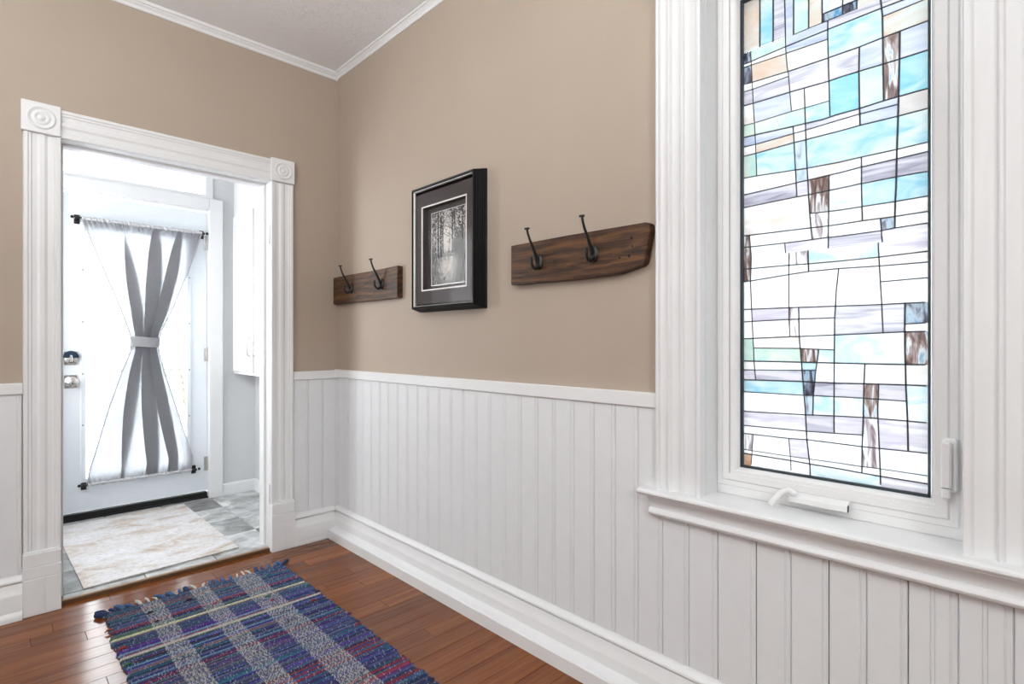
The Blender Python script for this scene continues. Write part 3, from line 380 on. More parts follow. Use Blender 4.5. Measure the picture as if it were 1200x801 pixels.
for xa, xb in ((-1.386, -1.262), (-.392, -.266)):
    xm = xa+(xb-xa)*.55; m_ = MB().box(xa, xb, -.0385, 0, 0, .198, .0015).box(xa+.0015, xm, -.040, -.038, .001, .150, .001).box(xm+.003, xb-.0015, -.040, -.038, .001, .150, .001).box(xa, xb, -.040, -.038, .154, .198, .001).box(xa+.001, xb-.001, -.036, 0, .198, .255, .003)
    m_.box(xa+.003, xb-.003, -.030, 0, .255, .262, .002); dt('plinth_block', m_)
# jambs, stops, head, with painted hinge leaves
jm = MB().box(-.392, -.372, -.004, .145, 0.016, DO[2]+.02).box(-1.282, -1.262, -.004, .145, 0.016, DO[2]+.02).box(-1.262, -.392, -.004, .145, DO[2], DO[2]+.02)
dt('jamb', jm)
dt('door_stop', MB().box(-.404, -.392, .05, .09, .02, DO[2]-.012).box(-1.262, -1.250, .05, .09, .02, DO[2]-.012).box(-1.262, -.392, .05, .09, DO[2]-.012, DO[2]))
for z in (1.665, .27): dt('hinge_leaf', MB().box(-.3945, -.391, -.0015, .030, z, z+.09, .001).tube([(-.394, -.006, z-.004), (-.394, -.006, z+.094)], .004, 8), True)
dt('strike_plate', MB().box(-1.2615, -1.259, .005, .03, .90, .96, .0008), mat='chrome')
th = trim('trim_7', MB().box(-1.262, -.392, .002, .016, .0, .020, .002), 'light wood threshold strip in the doorway', mat='threshold')
MB().box(-1.262, -.392, -.004, .002, 0, .016).build('riser', M['thresholddark'], th)

# ------------------------------------------------------------------ stained glass window
win = empty('window_1', (.08, -2.5725, .684), 'tall white casement window filled with stained art glass', 'window', 'structure')
def wp(name, m_, mat='vinyl', smooth=False, parent=None, label=None):
    return sub(win, m_).build(name, M[mat], parent or win, smooth, label=label)
FN = lambda a, b, d: (d, a, b)
# frame round the sash, flush stepped
wp('window_frame', MB().frame([(0, .062), (0, .135), (.040, .135), (.040, .070), (.036, .066), (.022, .066), (.018, .062)], -2.808, -2.325, .747, 2.15, FN).box(.07, .17, -2.862, -2.845, .684, 2.19).box(.07, .17, -2.285, -2.290, .684, 2.19).box(.068, .17, -2.862, -2.285, .684, .712))
sash = wp('sash', MB().frame([(0, .092), (0, .12), (.026, .12), (.026, .070), (.022, .066), (.010, .066), (.006, .070), (.002, .082)], -2.793, -2.3505, .7655, 2.1225, FN))
wp('sash_gap', MB().frame([(0, .074), (0, .13), (.0022, .13), (.0022, .074)], -2.8062, -2.3272, .7492, 2.1478, FN), 'seal')
wp('glazing_seal', MB().frame([(-.0045, .090), (-.0045, .098), (.001, .098), (.001, .084)], -2.791, -2.3502, .7655, 2.1225, FN).frame([(-.0022, .118), (-.0022, .122), (.001, .122), (.001, .118)], -2.787, -2.3550, .7695, 2.1185, FN), 'seal')
wp('clear_pane', MB().box(.1165, .1185, -2.793, -2.349, .764, 2.124), 'glass')
PX = .1
for t, q in PANES:
    pts = [(q[i]/1e4, q[i+1]/1e4) for i in range(0, len(q), 2)]
    n = len(pts); m_ = MB().add([(PX, a, b) for a, b in pts] , [tuple(range(n))])
    # slight individual set of each pane
    o = sub(win, m_)
    me = bpy.data.meshes.new('glass_pane'); me.from_pydata(o.v, [], o.f); me.materials.append(M['g_'+CODE[t]])
    link('glass_pane', me, win)
for wd, q in CAMES:
    pts = [(q[i]/1e4, q[i+1]/1e4) for i in range(0, len(q), 2)]; h = wd*.00092; m_ = MB(); n = len(pts); vs = []
    for i, (a, b) in enumerate(pts):
        ta = pts[min(i+1, n-1)][0]-pts[max(i-1, 0)][0]; tb = pts[min(i+1, n-1)][1]-pts[max(i-1, 0)][1]; l = math.hypot(ta, tb) or 1; na, nb = -tb/l*h, ta/l*h
        vs += [(PX+.0012, a+na, b+nb), (PX-.0014, a+na*.6, b+nb*.6), (PX-.0014, a-na*.6, b-nb*.6), (PX+.0012, a-na, b-nb)]
    fs = [(i*4+k, i*4+(k+1) % 4, (i+1)*4+(k+1) % 4, (i+1)*4+k) for i in range(n-1) for k in range(4)] + [(3, 2, 1, 0), tuple((n-1)*4+k for k in range(4))]
    m_.add(vs, fs); wp('lead_line', m_, 'lead')
# operator crank on the bottom frame: cover box, folded handle
cr = wp('crank_cover', MB().prism([(0, 0), (0, .022), (.006, .031), (.018, .031), (.026, .020), (.028, 0)], lambda u, v, t: (.066-v, t, .700+u), -2.635, -2.498), smooth=True)
wp('crank_handle', MB().tube([(.038, -2.512, .728), (.030, -2.497, .737), (.020, -2.484, .728), (.014, -2.470, .708), (.012, -2.462, .694)], [.0085, .0095, .009, .0075, .0085], 12), smooth=True, parent=cr)
wp('cover_slot', MB().box(.0345, .046, -2.6362, -2.635, .706, .722), 'seal', parent=cr)
# lever lock on the right stile
lk = wp('lock_housing', MB().box(.050, .066, -2.845, -2.818, .792, .912, .004), smooth=False)
wp('lock_lever', MB().box(.036, .052, -2.836, -2.816, .800, .905, .004).box(.034, .050, -2.834, -2.818, .779, .802, .003), parent=lk)
wp('lever_slot', MB().box(.0338, .0345, -2.833, -2.819, .8018, .8028).box(.047, .050, -2.8165, -2.8155, .84, .87), 'seal', parent=lk)

# jamb extension, casing, stool, apron of the window
wt = empty('trim_8', (0, -2.5725, .684), 'white moulded casing, stool and apron of the stained-glass window', 'trim', 'structure')
def wtp(name, m_, smooth=False): return sub(wt, m_).build(name, M['trim'], wt, smooth)
wtp('jamb_extension', MB().box(-.002, .17, -2.287, -2.2745, .684, 2.19).box(-.002, .17, -2.8725, -2.860, .684, 2.19).box(0, .17, -2.875, -2.272, 2.19, 2.203))
def cprof(w=.146):   # from inner edge outward
    return [(0, 0), (0, .028), (.002, .033), (.009, .034), (.014, .032), (.018, .026), (.024, .026), (.030, .0235), (.042, .0205), (.053, .022), (.057, .030), (.060, .031), (.063, .030), (.067, .0235), (.080, .0200), (.094, .022), (.099, .030), (.102, .031), (.105, .030), (.109, .0235), (.122, .0205), (.132, .0225), (.136, .032), (.141, .033), (.146, .030), (.146, 0)]
cp = cprof()
wtp('side_casing', MB().prism(cp, lambda u, v, t: (-v, -2.285+u, t), .684, 2.20), True)
wtp('side_casing', MB().prism(cp, lambda u, v, t: (-v, -2.862-u, t), .684, 2.20), True)
wtp('head_casing', MB().prism(cp, lambda u, v, t: (-v, t, 2.19+u), -3.01, -2.137), True)
wtp('corner_block', MB().box(-.042, 0, -2.285, -2.137, 2.19, 2.337, .002)); wtp('corner_block', MB().box(-.042, 0, -3.01, -2.862, 2.19, 2.337, .002))
nose = [(.066, .684), (-.056, .684), (-.062, .683), (-.067, .679), (-.068, .674), (-.066, .670), (-.062, .668), (-.060, .666), (-.060, .664), (-.055, .662), (.066, .662)]
wtp('stool', MB().prism([(u, v) for u, v in nose], lambda u, v, t: (u, t, v), -2.862, -2.285).prism([(min(u, .0), v) for u, v in nose], lambda u, v, t: (u, t, v), -3.05, -2.862).prism([(min(u, .0), v) for u, v in nose], lambda u, v, t: (u, t, v), -2.285, -2.096), True)
apr = [(0, .662), (.050, .662), (.048, .654), (.040, .648), (.034, .640), (.031, .630), (.030, .624), (.036, .622), (.040, .617), (.041, .611), (.038, .605), (.030, .601), (.024, .598), (0, .598)]
wtp('apron', MB().prism(apr, RX, -3.03, -2.121), True)
MB().box(.16, .18, -2.875, -2.27, .3, .684).build('exterior_sill', M['exterior'], win, loc=(-.08, 2.5725, -.684))

# ------------------------------------------------------------------ porch beyond the doorway
PXL, PXR, PY = -1.62, -.03, 1.27; PCEIL = 2.60; FZ = .020
MB().box(PXR, .18, .14, PY+.15, -.05, PCEIL+.1).build('wall_right', M['porchwall'], label='pale grey porch wall behind the hanging cabinet', cat='wall', **st)
MB().box(PXL-.12, PXL, .14, .42, 0, PCEIL+.1).box(PXL-.12, PXL, 1.02, PY+.15, 0, PCEIL+.1).box(PXL-.12, PXL, .42, 1.02, 0, .85).box(PXL-.12, PXL, .42, 1.02, 2.1, PCEIL+.1).build('wall_left', M['porchwall'], label='pale grey porch wall with a window, out of view', cat='wall', **st)
DX0, DX1 = -1.185, -.352
MB().box(DX1+.03, PXR, PY, PY+.15, 0, PCEIL+.1).box(PXL, DX0-.03, PY, PY+.15, 0, PCEIL+.1).box(DX0-.03, DX1+.03, PY, PY+.15, 2.50, PCEIL+.1).build('wall_back', M['porchwall'], label='pale grey porch wall around the exterior door', cat='wall', **st)
MB().box(XL, .18, .0, .14, CEIL+.1, CEIL+.2).box(PXL-.12, .18, .14, PY+.15, PCEIL, PCEIL+.1).build('ceiling', M['ceiling'], label='white ceiling of the small porch', cat='ceiling', **st)
MB().box(PXL, DO[0]-.02, .14, .146, 0, PCEIL).box(DO[1]+.02, PXR, .14, .146, 0, PCEIL).box(DO[0]-.02, DO[1]+.02, .14, .146, DO[2]+.02, PCEIL).build('wall_front', M['porchwall'], label='porch side of the doorway wall painted pale grey', cat='wall', **st)
pf = MB().box(PXL, PXR, .016, PY+.1, -.05, .012).build('floor', M['grout'], label='grey slate tile floor of the porch', cat='floor', **st)
T = .305; xs_ = [-.035-T*k for k in range(0, 6)]; ys_ = [.062+.302*k for k in range(0, 5)]
rnd = random.Random(9)
for i in range(6):
    for j in range(-1, 5):
        xa = xs_[i]-T+.002 if i < 6 else 0; xb = xs_[i]-.002; ya = (ys_[j]+.002) if j >= 0 else .0165; yb = (ys_[j+1]-.002) if 0 <= j < 4 else (.060 if j < 0 else PY+.09)
        if i == 0: pass
        xa = max(xa, PXL); 
        if xb-xa < .01 or yb-ya < .008: continue
        cx, cy = (xa+xb)/2, (ya+yb)/2
        MB().box(xa-cx, xb-cx, ya-cy, yb-cy, 0, .010, .0018).build('slate_tile', M['slate'], pf, loc=(cx, cy, .010 + rnd.uniform(-.001, .0008)))
pb = [(0, 0), (.016, 0), (.016, .075), (.012, .083), (.008, .086), (0, .086)]
trim('trim_9', MB().prism(pb, lambda u, v, t: (t, PY-u, FZ+v), -.262, PXR).prism(pb, lambda u, v, t: (PXR-u, t, FZ+v), .146, PY), 'white baseboard inside the porch')
ct = casing_prof(.09, .02)
cz = MB().box(-.350, -.262, PY-.022, PY, FZ, 2.155, .003).box(-1.275, -1.187, PY-.022, PY, FZ, 2.155, .003).box(-1.187, -.350, PY-.022, PY, 2.078, 2.155, .003).box(-.3495, -.322, PY-.01, PY+.15, FZ, 2.14).box(-1.215, -1.1875, PY-.01, PY+.15, FZ, 2.14).box(-1.187, -.350, PY-.01, PY+.15, 2.070, 2.12)
trim('trim_10', cz, 'white casing around the exterior door')

# transom window above the exterior door
tr = empty('window_2', (-.77, PY, 2.3), 'frosted transom window above the exterior door', 'window', 'structure')
sub(tr, MB().frame([(0, -.008), (0, .04), (.05, .04), (.05, -.012), (.04, -.014), (.006, -.012)], -1.19, -.375, 2.178, 2.46, lambda a, b, d: (a, PY+d, b))).build('transom_frame', M['trim'], tr)
sub(tr, MB().box(-1.19, -.375, PY+.018, PY+.022, 2.178, 2.46)).build('frosted_pane', M['frost'], tr)

# exterior door
door = empty('door_1', (-.77, 1.30, .05), 'pale blue-white exterior door with full glass and tied curtain', 'door', 'structure')
def dp(name, m_, mat='door', smooth=False, parent=None, label=None): return sub(door, m_).build(name, M[mat], parent or door, smooth, label=label)
GX0, GX1, GZ0, GZ1 = -1.045, -.478, .27, 1.86
dp('door_slab', MB().frame([(0, 0), (0, .044), (.2, .044), (.2, 0)], GX0, GX1, GZ0, GZ1, lambda a, b, d: (max(DX0+.003, min(DX1-.003, a)), 1.30+d, max(.058, min(2.062, b)))))
dp('glazing_bead', MB().frame([(-.006, .010), (-.006, -.004), (.0, -.010), (.018, -.010), (.024, -.004), (.026, .0), (.026, .01)], GX0, GX1, GZ0, GZ1, lambda a, b, d: (a, 1.30+d, b)))
dp('glass_pane', MB().box(GX0, GX1, 1.318, 1.322, GZ0, GZ1), 'glass')
for z in (1.56, 1.26, .945, .62): dp('muntin', MB().box(GX0, GX1, 1.319, 1.321, z-.003, z+.003))
for x in (-.856, -.667): dp('muntin', MB().box(x-.003, x+.003, 1.319, 1.321, GZ0, GZ1))
for x, zs in ((-1.0565, (1.585, 1.259, .932, .611)), (-.4665, (1.585, 1.263, .939, .616))):
    for z in zs: dp('screw_plug', MB().lathe([(.004, -.0), (.004, .001), (.001, .0015)], (x, 1.2905, z), (0, -1, 0), 8), 'seal')
dp('door_sweep', MB().box(DX0+.003, DX1-.003, 1.288, 1.34, .028, .060), 'sweep')
dp('sill_plate', MB().box(DX0, DX1, 1.275, 1.42, .016, .030), 'sweep')
for z in (1.842, 1.045, .264):
    h = dp('hinge', MB().tube([(DX1-.004, 1.290, z-.05), (DX1-.004, 1.290, z+.05)], .0065, 10), 'chrome', True)
    dp('hinge_plate', MB().box(DX1-.022, DX1+.0, 1.296, 1.2995, z-.048, z+.048), 'chrome', parent=h)
# deadbolt and knob on square backplates
db = dp('deadbolt', MB().box(-1.149, -1.083, 1.292, 1.300, .990, 1.075, .004), 'chrome')
dp('rose', MB().lathe([(.034, 0), (.034, .006), (.030, .012), (.020, .015), (.001, .016)], (-1.116, 1.292, 1.030), (0, -1, 0), 32), 'chrome', True, db)
dp('thumb_turn', MB().box(-1.122, -1.110, 1.258, 1.280, 1.008, 1.052, .004), 'chrome', parent=db)
refl = MB(); pts = [(.0385*math.cos(R(a)), .0385*math.sin(R(a))) for a in range(0, 181, 12)]  # half disc that puts the chrome's dark upper reflection into solid shape
refl.prism([(-.0355, -.004)]+[(.0385, -.004)]+pts[1:-1]+[(-.0385, -.004)], lambda u, v, t: (-1.116+u, t, 1.040+v), 1.272, 1.291)
dp('dark_reflection', refl, 'darkrefl', parent=db, label='dark blue half disc standing for the reflection on the upper deadbolt')
kb = dp('knob_plate', MB().box(-1.147, -1.081, 1.292, 1.300, .846, .928, .004), 'chrome')
dp('knob', MB().lathe([(.033, 0), (.033, .005), (.024, .010), (.012, .014), (.011, .030), (.018, .036), (.0275, .044), (.031, .054), (.029, .064), (.020, .071), (.001, .074)], (-1.114, 1.292, .887), (0, -1, 0), 32), 'chrome', True, kb)

# outside: pale ground, fence, shrub seen through the glass
g = MB().box(-30, 30, 1.45, 60, -.35, -.30).box(.2, 30, -30, 1.45, -.35, -.30).build('ground', M['snow'], label='bright snowy ground outside the door', cat='ground', **st)
fe = empty('fence', (-1.5, 9, -.3), 'faint grey board fence seen through the curtained door glass', 'fence')
for k in range(26): sub(fe, MB().box(-6+k*.36, -5.67+k*.36, 9, 9.03, -.3, 1.15+.02*(k % 2), .005)).build('fence_board', M['fence'], fe)
sub(fe, MB().box(-6, 3.4, 9.03, 9.08, .9, 1.0).box(-6, 3.4, 9.03, 9.08, .0, .1)).build('fence_rail', M['fence'], fe)
sh = empty('shrub', (.75, 6.2, -.3), 'pale green shrub seen faintly through the door glass', 'shrub')
rn = random.Random(3); m_ = MB(); stm = MB()
for k in range(9):
    a = k*.7; tip = Vector((.75+.55*math.cos(a), 6.2+.55*math.sin(a), 1.4+.5*rn.random())); b0 = Vector((.75, 6.2, -.3)); stm.tube([b0, b0.lerp(tip, .5)+Vector((0, 0, .15)), tip], [.03, .02, .006], 5)
for k in range(900):
    d = Vector((rn.gauss(0, 1), rn.gauss(0, 1), rn.gauss(0, 1))).normalized()*(.35+.55*rn.random()); c = Vector((.75, 6.2, 1.2)) + Vector((d.x, d.y, d.z*1.1))
    u = Vector((rn.gauss(0,1), rn.gauss(0,1), rn.gauss(0,1))).normalized()*.06; v = u.orthogonal().normalized()*.03
    m_.add([c-u, c+v, c+u, c-v], [(0, 1, 2, 3)])
sub(sh, stm).build('stem', M['bark'], sh); o = sub(sh, m_).build('foliage', M['leaf'], sh); o['kind'] = 'stuff'
# ------------------------------------------------------------------ sheer curtain on the door
def cloth_mat():
    m = bpy.data.materials.new('sheer_white_cloth'); m.use_nodes = True; nt = m.node_tree; nt.nodes.clear()
    o = N(nt, 'ShaderNodeOutputMaterial'); tp = N(nt, 'ShaderNodeBsdfTransparent'); tl = N(nt, 'ShaderNodeBsdfTranslucent'); df = N(nt, 'ShaderNodeBsdfDiffuse')
    c = coords(nt, (260, 260, 60)); n = N(nt, 'ShaderNodeTexNoise'); n.inputs['Scale'].default_value = 1; nt.links.new(c, n.inputs[0])
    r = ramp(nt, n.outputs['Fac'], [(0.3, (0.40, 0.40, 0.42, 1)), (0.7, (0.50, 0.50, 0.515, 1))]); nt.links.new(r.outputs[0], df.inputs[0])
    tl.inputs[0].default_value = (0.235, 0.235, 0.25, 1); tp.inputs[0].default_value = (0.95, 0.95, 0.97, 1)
    m1 = N(nt, 'ShaderNodeMixShader'); m1.inputs[0].default_value = 0.6; nt.links.new(df.outputs[0], m1.inputs[1]); nt.links.new(tl.outputs[0], m1.inputs[2])
    m2 = N(nt, 'ShaderNodeMixShader'); m2.inputs[0].default_value = 0.975; nt.links.new(tp.outputs[0], m2.inputs[1]); nt.links.new(m1.outputs[0], m2.inputs[2])
    nt.links.new(m2.outputs[0], o.inputs[0]); return m
M['cloth'] = cloth_mat()
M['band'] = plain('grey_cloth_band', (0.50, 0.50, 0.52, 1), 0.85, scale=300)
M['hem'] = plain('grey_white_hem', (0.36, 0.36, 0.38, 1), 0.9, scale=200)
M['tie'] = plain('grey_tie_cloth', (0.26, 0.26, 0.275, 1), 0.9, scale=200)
cur = empty('curtain', (-.75, 1.262, .24), 'white sheer curtain gathered by a tie at the middle of the door glass', 'curtain')
def edge(z):
    # (z, left, right)
    K_ = [(1.905, -1.070, -.392), (1.60, -.962, -.485), (1.35, -.872, -.575), (1.20, -.824, -.640), (1.13, -.812, -.655), (1.08, -.815, -.655), (.95, -.860, -.625), (.70, -.935, -.555), (.45, -.998, -.485), (.33, -1.030, -.452), (.24, -1.040, -.462)]
    for (a, l, r), (b, l2, r2) in zip(K_, K_[1:]):
        if a >= z >= b:
            t = (a-z)/(a-b); return l+(l2-l)*t, r+(r2-r)*t
    return K_[-1][1:]
SK = [0, .26, .36, .46, .56, .62, .72, .78, .84, .90, 1]
ZW = [0, .47, .15, .57, .77, .42, .87, .95, .66, .955, 1]      # pleated positions at the waist
ZT = [0, .285, .34, .46, .615, .56, .73, .82, .775, .90, 1]      # nearly flat at the rods
YK = [0, 1, -1, 1, 1, -1, 1, 1, -1, 1, 0]
def knots(tab, s):
    for k in range(len(SK)-1):
        if s <= SK[k+1]+1e-9:
            t = (s-SK[k])/(SK[k+1]-SK[k]); t = t*t*(3-2*t)*.6 + t*.4; return tab[k]+(tab[k+1]-tab[k])*t
    return tab[-1]
NU, NV = 180, 64; vs = []
for j in range(NV+1):
    z = 1.905 - (1.905-.24)*j/NV; l, r = edge(z); wdt = r-l; g_ = max(0, min(1, (.66-wdt)/.50)); g_ = g_**.75
    for i in range(NU+1):
        s = i/NU; zw = knots(ZW, s); zt = knots(ZT, s)
        if z < 1.1: zt = .65*zt + .35*knots(ZT, s)
        x = l + wdt*(zt + (zw-zt)*g_)
        y = 1.262 + knots(YK, s)*(.005+.014*g_) + .002*math.sin(s*60+j*.2)*(1-g_) + .0012*math.sin(j*.9+s*11)
        if j < 2 or j > NV-2: y = 1.262 + .004*math.sin(s*200)
        vs.append((x, y, z))
fs = [(j*(NU+1)+i, j*(NU+1)+i+1, (j+1)*(NU+1)+i+1, (j+1)*(NU+1)+i) for j in range(NV) for i in range(NU)]
# narrow folded hems down both sides
hm = MB()
for side in (0, 1):
    hv = []
    for j in range(NV+1):
        z = 1.905 - (1.905-.24)*j/NV; e = edge(z)[side]; s_ = 1 if side else -1
        hv += [(e, 1.2585, z), (e-s_*.0065, 1.2585, z)]
    hm.add(hv, [(2*j, 2*j+1, 2*j+3, 2*j+2) for j in range(NV)])

for side in (0, 1):
    h1 = MB(); n2 = (NV+1)*2; h1.v = hm.v[side*n2:(side+1)*n2]; h1.f = [(2*j, 2*j+1, 2*j+3, 2*j+2) for j in range(NV)]
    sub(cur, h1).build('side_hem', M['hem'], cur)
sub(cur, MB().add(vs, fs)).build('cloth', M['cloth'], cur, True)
# ruffled rod pockets
def ruffle(z, x0, x1, h, seed):
    rr = random.Random(seed); pts = []; n = 110; m_ = MB(); vs = []
    for i in range(n+1):
        x = x0+(x1-x0)*i/n; k = rr.uniform(.6, 1.2)
        for a in range(8):
            an = 2*math.pi*a/8; vs.append((x, 1.258+.009*k*math.cos(an), z+h*k*math.sin(an)))
    return m_.add(vs, [(i*8+a, i*8+(a+1) % 8, (i+1)*8+(a+1) % 8, (i+1)*8+a) for i in range(n) for a in range(8)])
sub(cur, ruffle(1.905, -1.066, -.396, .011, 1)).build('gathered_pocket', M['band'], cur)
sub(cur, ruffle(.240, -1.036, -.462, .010, 2)).build('gathered_pocket', M['band'], cur)
bandm = MB(); vs = []; nb = 40
for zz in (1.100, 1.120, 1.145, 1.166):
    for i in range(nb):
        a = 2*math.pi*i/nb; s_ = .004*math.sin(a*3+zz*90); vs.append((-.733+(.083+s_)*math.cos(a), 1.262+(.032+s_*.5)*math.sin(a), zz+.004*math.sin(a*2)))
bandm.add(vs, [(k*nb+i, k*nb+(i+1) % nb, (k+1)*nb+(i+1) % nb, (k+1)*nb+i) for k in range(3) for i in range(nb)])
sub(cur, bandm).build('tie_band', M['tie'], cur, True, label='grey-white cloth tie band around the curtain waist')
def rod(z, x0, x1, lab):
    rt = dp('curtain_rod', MB().tube([(x0, 1.258, z), (x1, 1.258, z)], .005, 10), 'black', True, label=lab)
    for x, s in ((x0, 1), (x1, -1)):
        dp('bracket', MB().box(x-.012+.012*s, x+.012+.012*s, 1.252, 1.300, z-.010, z+.004, .002).box(x-.014+.012*s, x+.014+.012*s, 1.292, 1.300, z-.035*1, z+.022, .002), 'black', parent=rt)
        dp('finial', MB().lathe([(.004, 0), (.009, .003), (.009, .012), (.004, .016)], (x-.006*s, 1.258, z), (-s, 0, 0), 12), 'black', True, rt)
rod(1.905, -1.098, -.378, 'upper black curtain rod')
rod(.240, -1.064, -.428, 'lower black curtain rod')

# ------------------------------------------------------------------ hanging cabinet in the porch
cab = empty('wall_cabinet', (-.1, .9, .902), 'white hanging cabinet with raised panel doors high on the porch wall', 'cabinet')
cpart = lambda n, m_, mat='trim', parent=None, smooth=False: sub(cab, m_).build(n, M[mat], parent or cab, smooth)
cpart('body', MB().box(-.182, PXR, .36, PY, .902, 2.50, .002))
for ya, yb, hs in ((.835, 1.225, -1), (.40, .79, 1)):
    d_ = cpart('cabinet_door', MB().box(-.202, -.184, ya, yb, .925, 2.04, .003).frame([(0, -.197), (0, -.206), (.006, -.208), (.008, -.202)], ya+.055, yb-.055, .985, 1.96, lambda a, b, d: (d, a, b)))
    cpart('raised_panel', MB().prism([(ya+.075, 1.005), (yb-.075, 1.005), (yb-.075, 1.94), (ya+.075, 1.94)], lambda u, v, t: (t, u, v), -.202, -.208), parent=d_)
    hy = ya+.015 if hs < 0 else yb-.045
    cpart('handle', MB().tube([(-.202, hy, 1.035), (-.226, hy, 1.045), (-.232, hy, 1.10), (-.226, hy, 1.155), (-.202, hy, 1.165)], .005, 8), 'chrome', d_, True)

# ------------------------------------------------------------------ door mat (stone look vinyl) on the slate
dm = MB().prism([(-1.178, .062), (-.515, .104), (-.522, 1.205), (-1.200, 1.19)], lambda u, v, t: (u, v, t), .0215, .0275)
dm.build('floor_mat', M['mat'], label='mottled beige vinyl mat lying on slate floor inside the exterior door', cat='mat')

# ------------------------------------------------------------------ coat hook boards
def hook(parent_loc, y, z, name_label, grp='black iron coat hooks', short=1.0):
    rt = empty('coat_hook', (-.032, y, z), name_label, 'coat hook', group=grp)
    pl = MB().lathe([(.0185, 0), (.0185, .003), (.015, .007), (.007, .009), (.001, .0095)], (-.032, y, z), (-1, 0, 0), 24)
    for i, (a, b, c) in enumerate(pl.v): pl.v[i] = (a, b, z+(c-z)*1.55)
    sub(rt, pl).build('back_plate', M['black'], rt, True)
    s = short
    up = [(-.036, y, z-.012), (-.044, y, z+.006), (-.054, y, z+.026), (-.068, y, z+.052), (-.084, y, z+.078), (-.0935, y, z+.100*s+.002), (-.0975, y, z+.118*s)]
    sub(rt, MB().tube(up, [.0078, .0076, .0066, .0054, .0046, .0042, .0044], 10)).build('upper_prong', M['black'], rt, True)
    sub(rt, MB().lathe([(.0035, -.001), (.0095, .0), (.0100, .003), (.0095, .006), (.003, .0068)], (-.0975, y, z+.117*s), (-.12, 0, 1), 16)).build('tip', M['black'], rt, True)
    lo = [(-.036, y, z+.002), (-.040, y, z-.012), (-.047, y, z-.022), (-.057, y, z-.0265), (-.067, y, z-.022), (-.074, y, z-.010), (-.077, y, z+.006), (-.0765, y, z+.014)]
    sub(rt, MB().tube(lo, [.0074, .0074, .0070, .0065, .0060, .0056, .0058, .0062], 10)).build('lower_prong', M['black'], rt, True)
    for dz in (.017, -.017): sub(rt, MB().lathe([(.0035, 0), (.0035, .001), (.001, .0018)], (-.0385, y, z+dz), (-1, 0, 0), 8)).build('screw', M['chrome'], rt)
def plank(poly, name_label, seed):
    cy = sum(p[0] for p in poly)/len(poly); cz = sum(p[1] for p in poly)/len(poly)
    bm = bmesh.new(); vs = [bm.verts.new((0, y-cy, z-cz)) for y, z in poly]; f = bm.faces.new(vs)
    r_ = bmesh.ops.extrude_face_region(bm, geom=[f]); nv = [g for g in r_['geom'] if isinstance(g, bmesh.types.BMVert)]
    for v in nv: v.co.x -= .0315
    bmesh.ops.recalc_face_normals(bm, faces=bm.faces)
    bmesh.ops.bevel(bm, geom=bm.edges[:], offset=.0022, segments=2, affect='EDGES')
    me = bpy.data.meshes.new('hook_board'); bm.to_mesh(me); bm.free(); me.materials.append(M['rustic'])
    return link('hook_board', me, None, name_label, 'hook board', loc=(-.0005, cy, cz))
b1 = plank([(-.012, 1.508), (-.20, 1.509), (-.45, 1.507), (-.702, 1.510), (-.700, 1.352), (-.40, 1.351), (-.012, 1.355)], 'short dark-stained plank carrying two coat hooks, in the corner left of the picture', 1)
b2 = plank([(-1.508, 1.503), (-1.80, 1.503), (-2.108, 1.499), (-2.119, 1.494), (-2.121, 1.470), (-2.100, 1.376), (-2.092, 1.368), (-2.005, 1.350), (-1.85, 1.346), (-1.508, 1.351)], 'longer dark-stained plank with slanted right end, between picture and window', 2)
for y, z, r in ((-2.055, 1.458, .006), (-2.058, 1.431, .004), (-2.046, 1.402, .006), (-2.010, 1.400, .004), (-2.062, 1.412, .003)):
    mm = MB().lathe([(r, 0), (r*.7, .0008), (.0005, .001)], (-.0318, y, z), (-1, 0, 0), 10)
    mm.v = [(a-b2.location.x, b-b2.location.y, c-b2.location.z) for a, b, c in mm.v]; mm.build('knot_hole', M['sweep'], b2)
hook(None, -.229, 1.430, 'left coat hook on the short plank in the corner')
hook(None, -.557, 1.430, 'right coat hook on the short plank nearest the picture')
hook(None, -1.659, 1.423, 'left coat hook on the longer plank nearest the picture', short=.95)
hook(None, -1.909, 1.424, 'right coat hook on the longer plank nearest the window', short=.97)

# ------------------------------------------------------------------ framed woodland picture
pic = empty('framed_picture', (0, -1.096, 1.56), 'deep black shadow-box frame with dark mat around a black and white woodland print', 'picture')
def pp(name, m_, mat, smooth=False, label=None, parent=None): return sub(pic, m_).build(name, M[mat], parent or pic, smooth, label=label)
PF = lambda a, b, d: (-d, a, b)
A0, A1, B0, B1 = -1.311, -.886, 1.295, 1.827
pp('frame', MB().frame([(0, .002), (0, .060), (.003, .064), (.008, .066), (.0115, .064), (.0125, .056), (.0125, .052), (.015, .050), (.015, .040), (.0175, .038), (.0175, .030), (.020, .028), (.020, .018), (.0225, .016), (.0225, .008), (.024, .006), (.024, .0005), (.010, .0005)], A0, A1, B0, B1, PF), 'frame')
pp('silver_fillet', MB().frame([(-.003, .050), (-.003, .056), (-.001, .0605), (0.0002, .0612), (.0002, .050)], A0, A1, B0, B1, PF), 'silver')
MW = (-1.259, -.934, 1.365, 1.751)
pp('mat_board', MB().frame([(0, .046), (0, .049), (.06, .049), (.06, .046)], MW[0], MW[1], MW[2], MW[3], lambda a, b, d: (-d, max(A0, min(A1, a)), max(B0, min(B1, b)))), 'matboard')
pp('bevel', MB().frame([(-.005, .045), (-.005, .0495), (0, .0502), (.0008, .0502), (.0008, .045)], MW[0], MW[1], MW[2], MW[3], PF), 'matwhite', label='thin white bevel line of the mat')
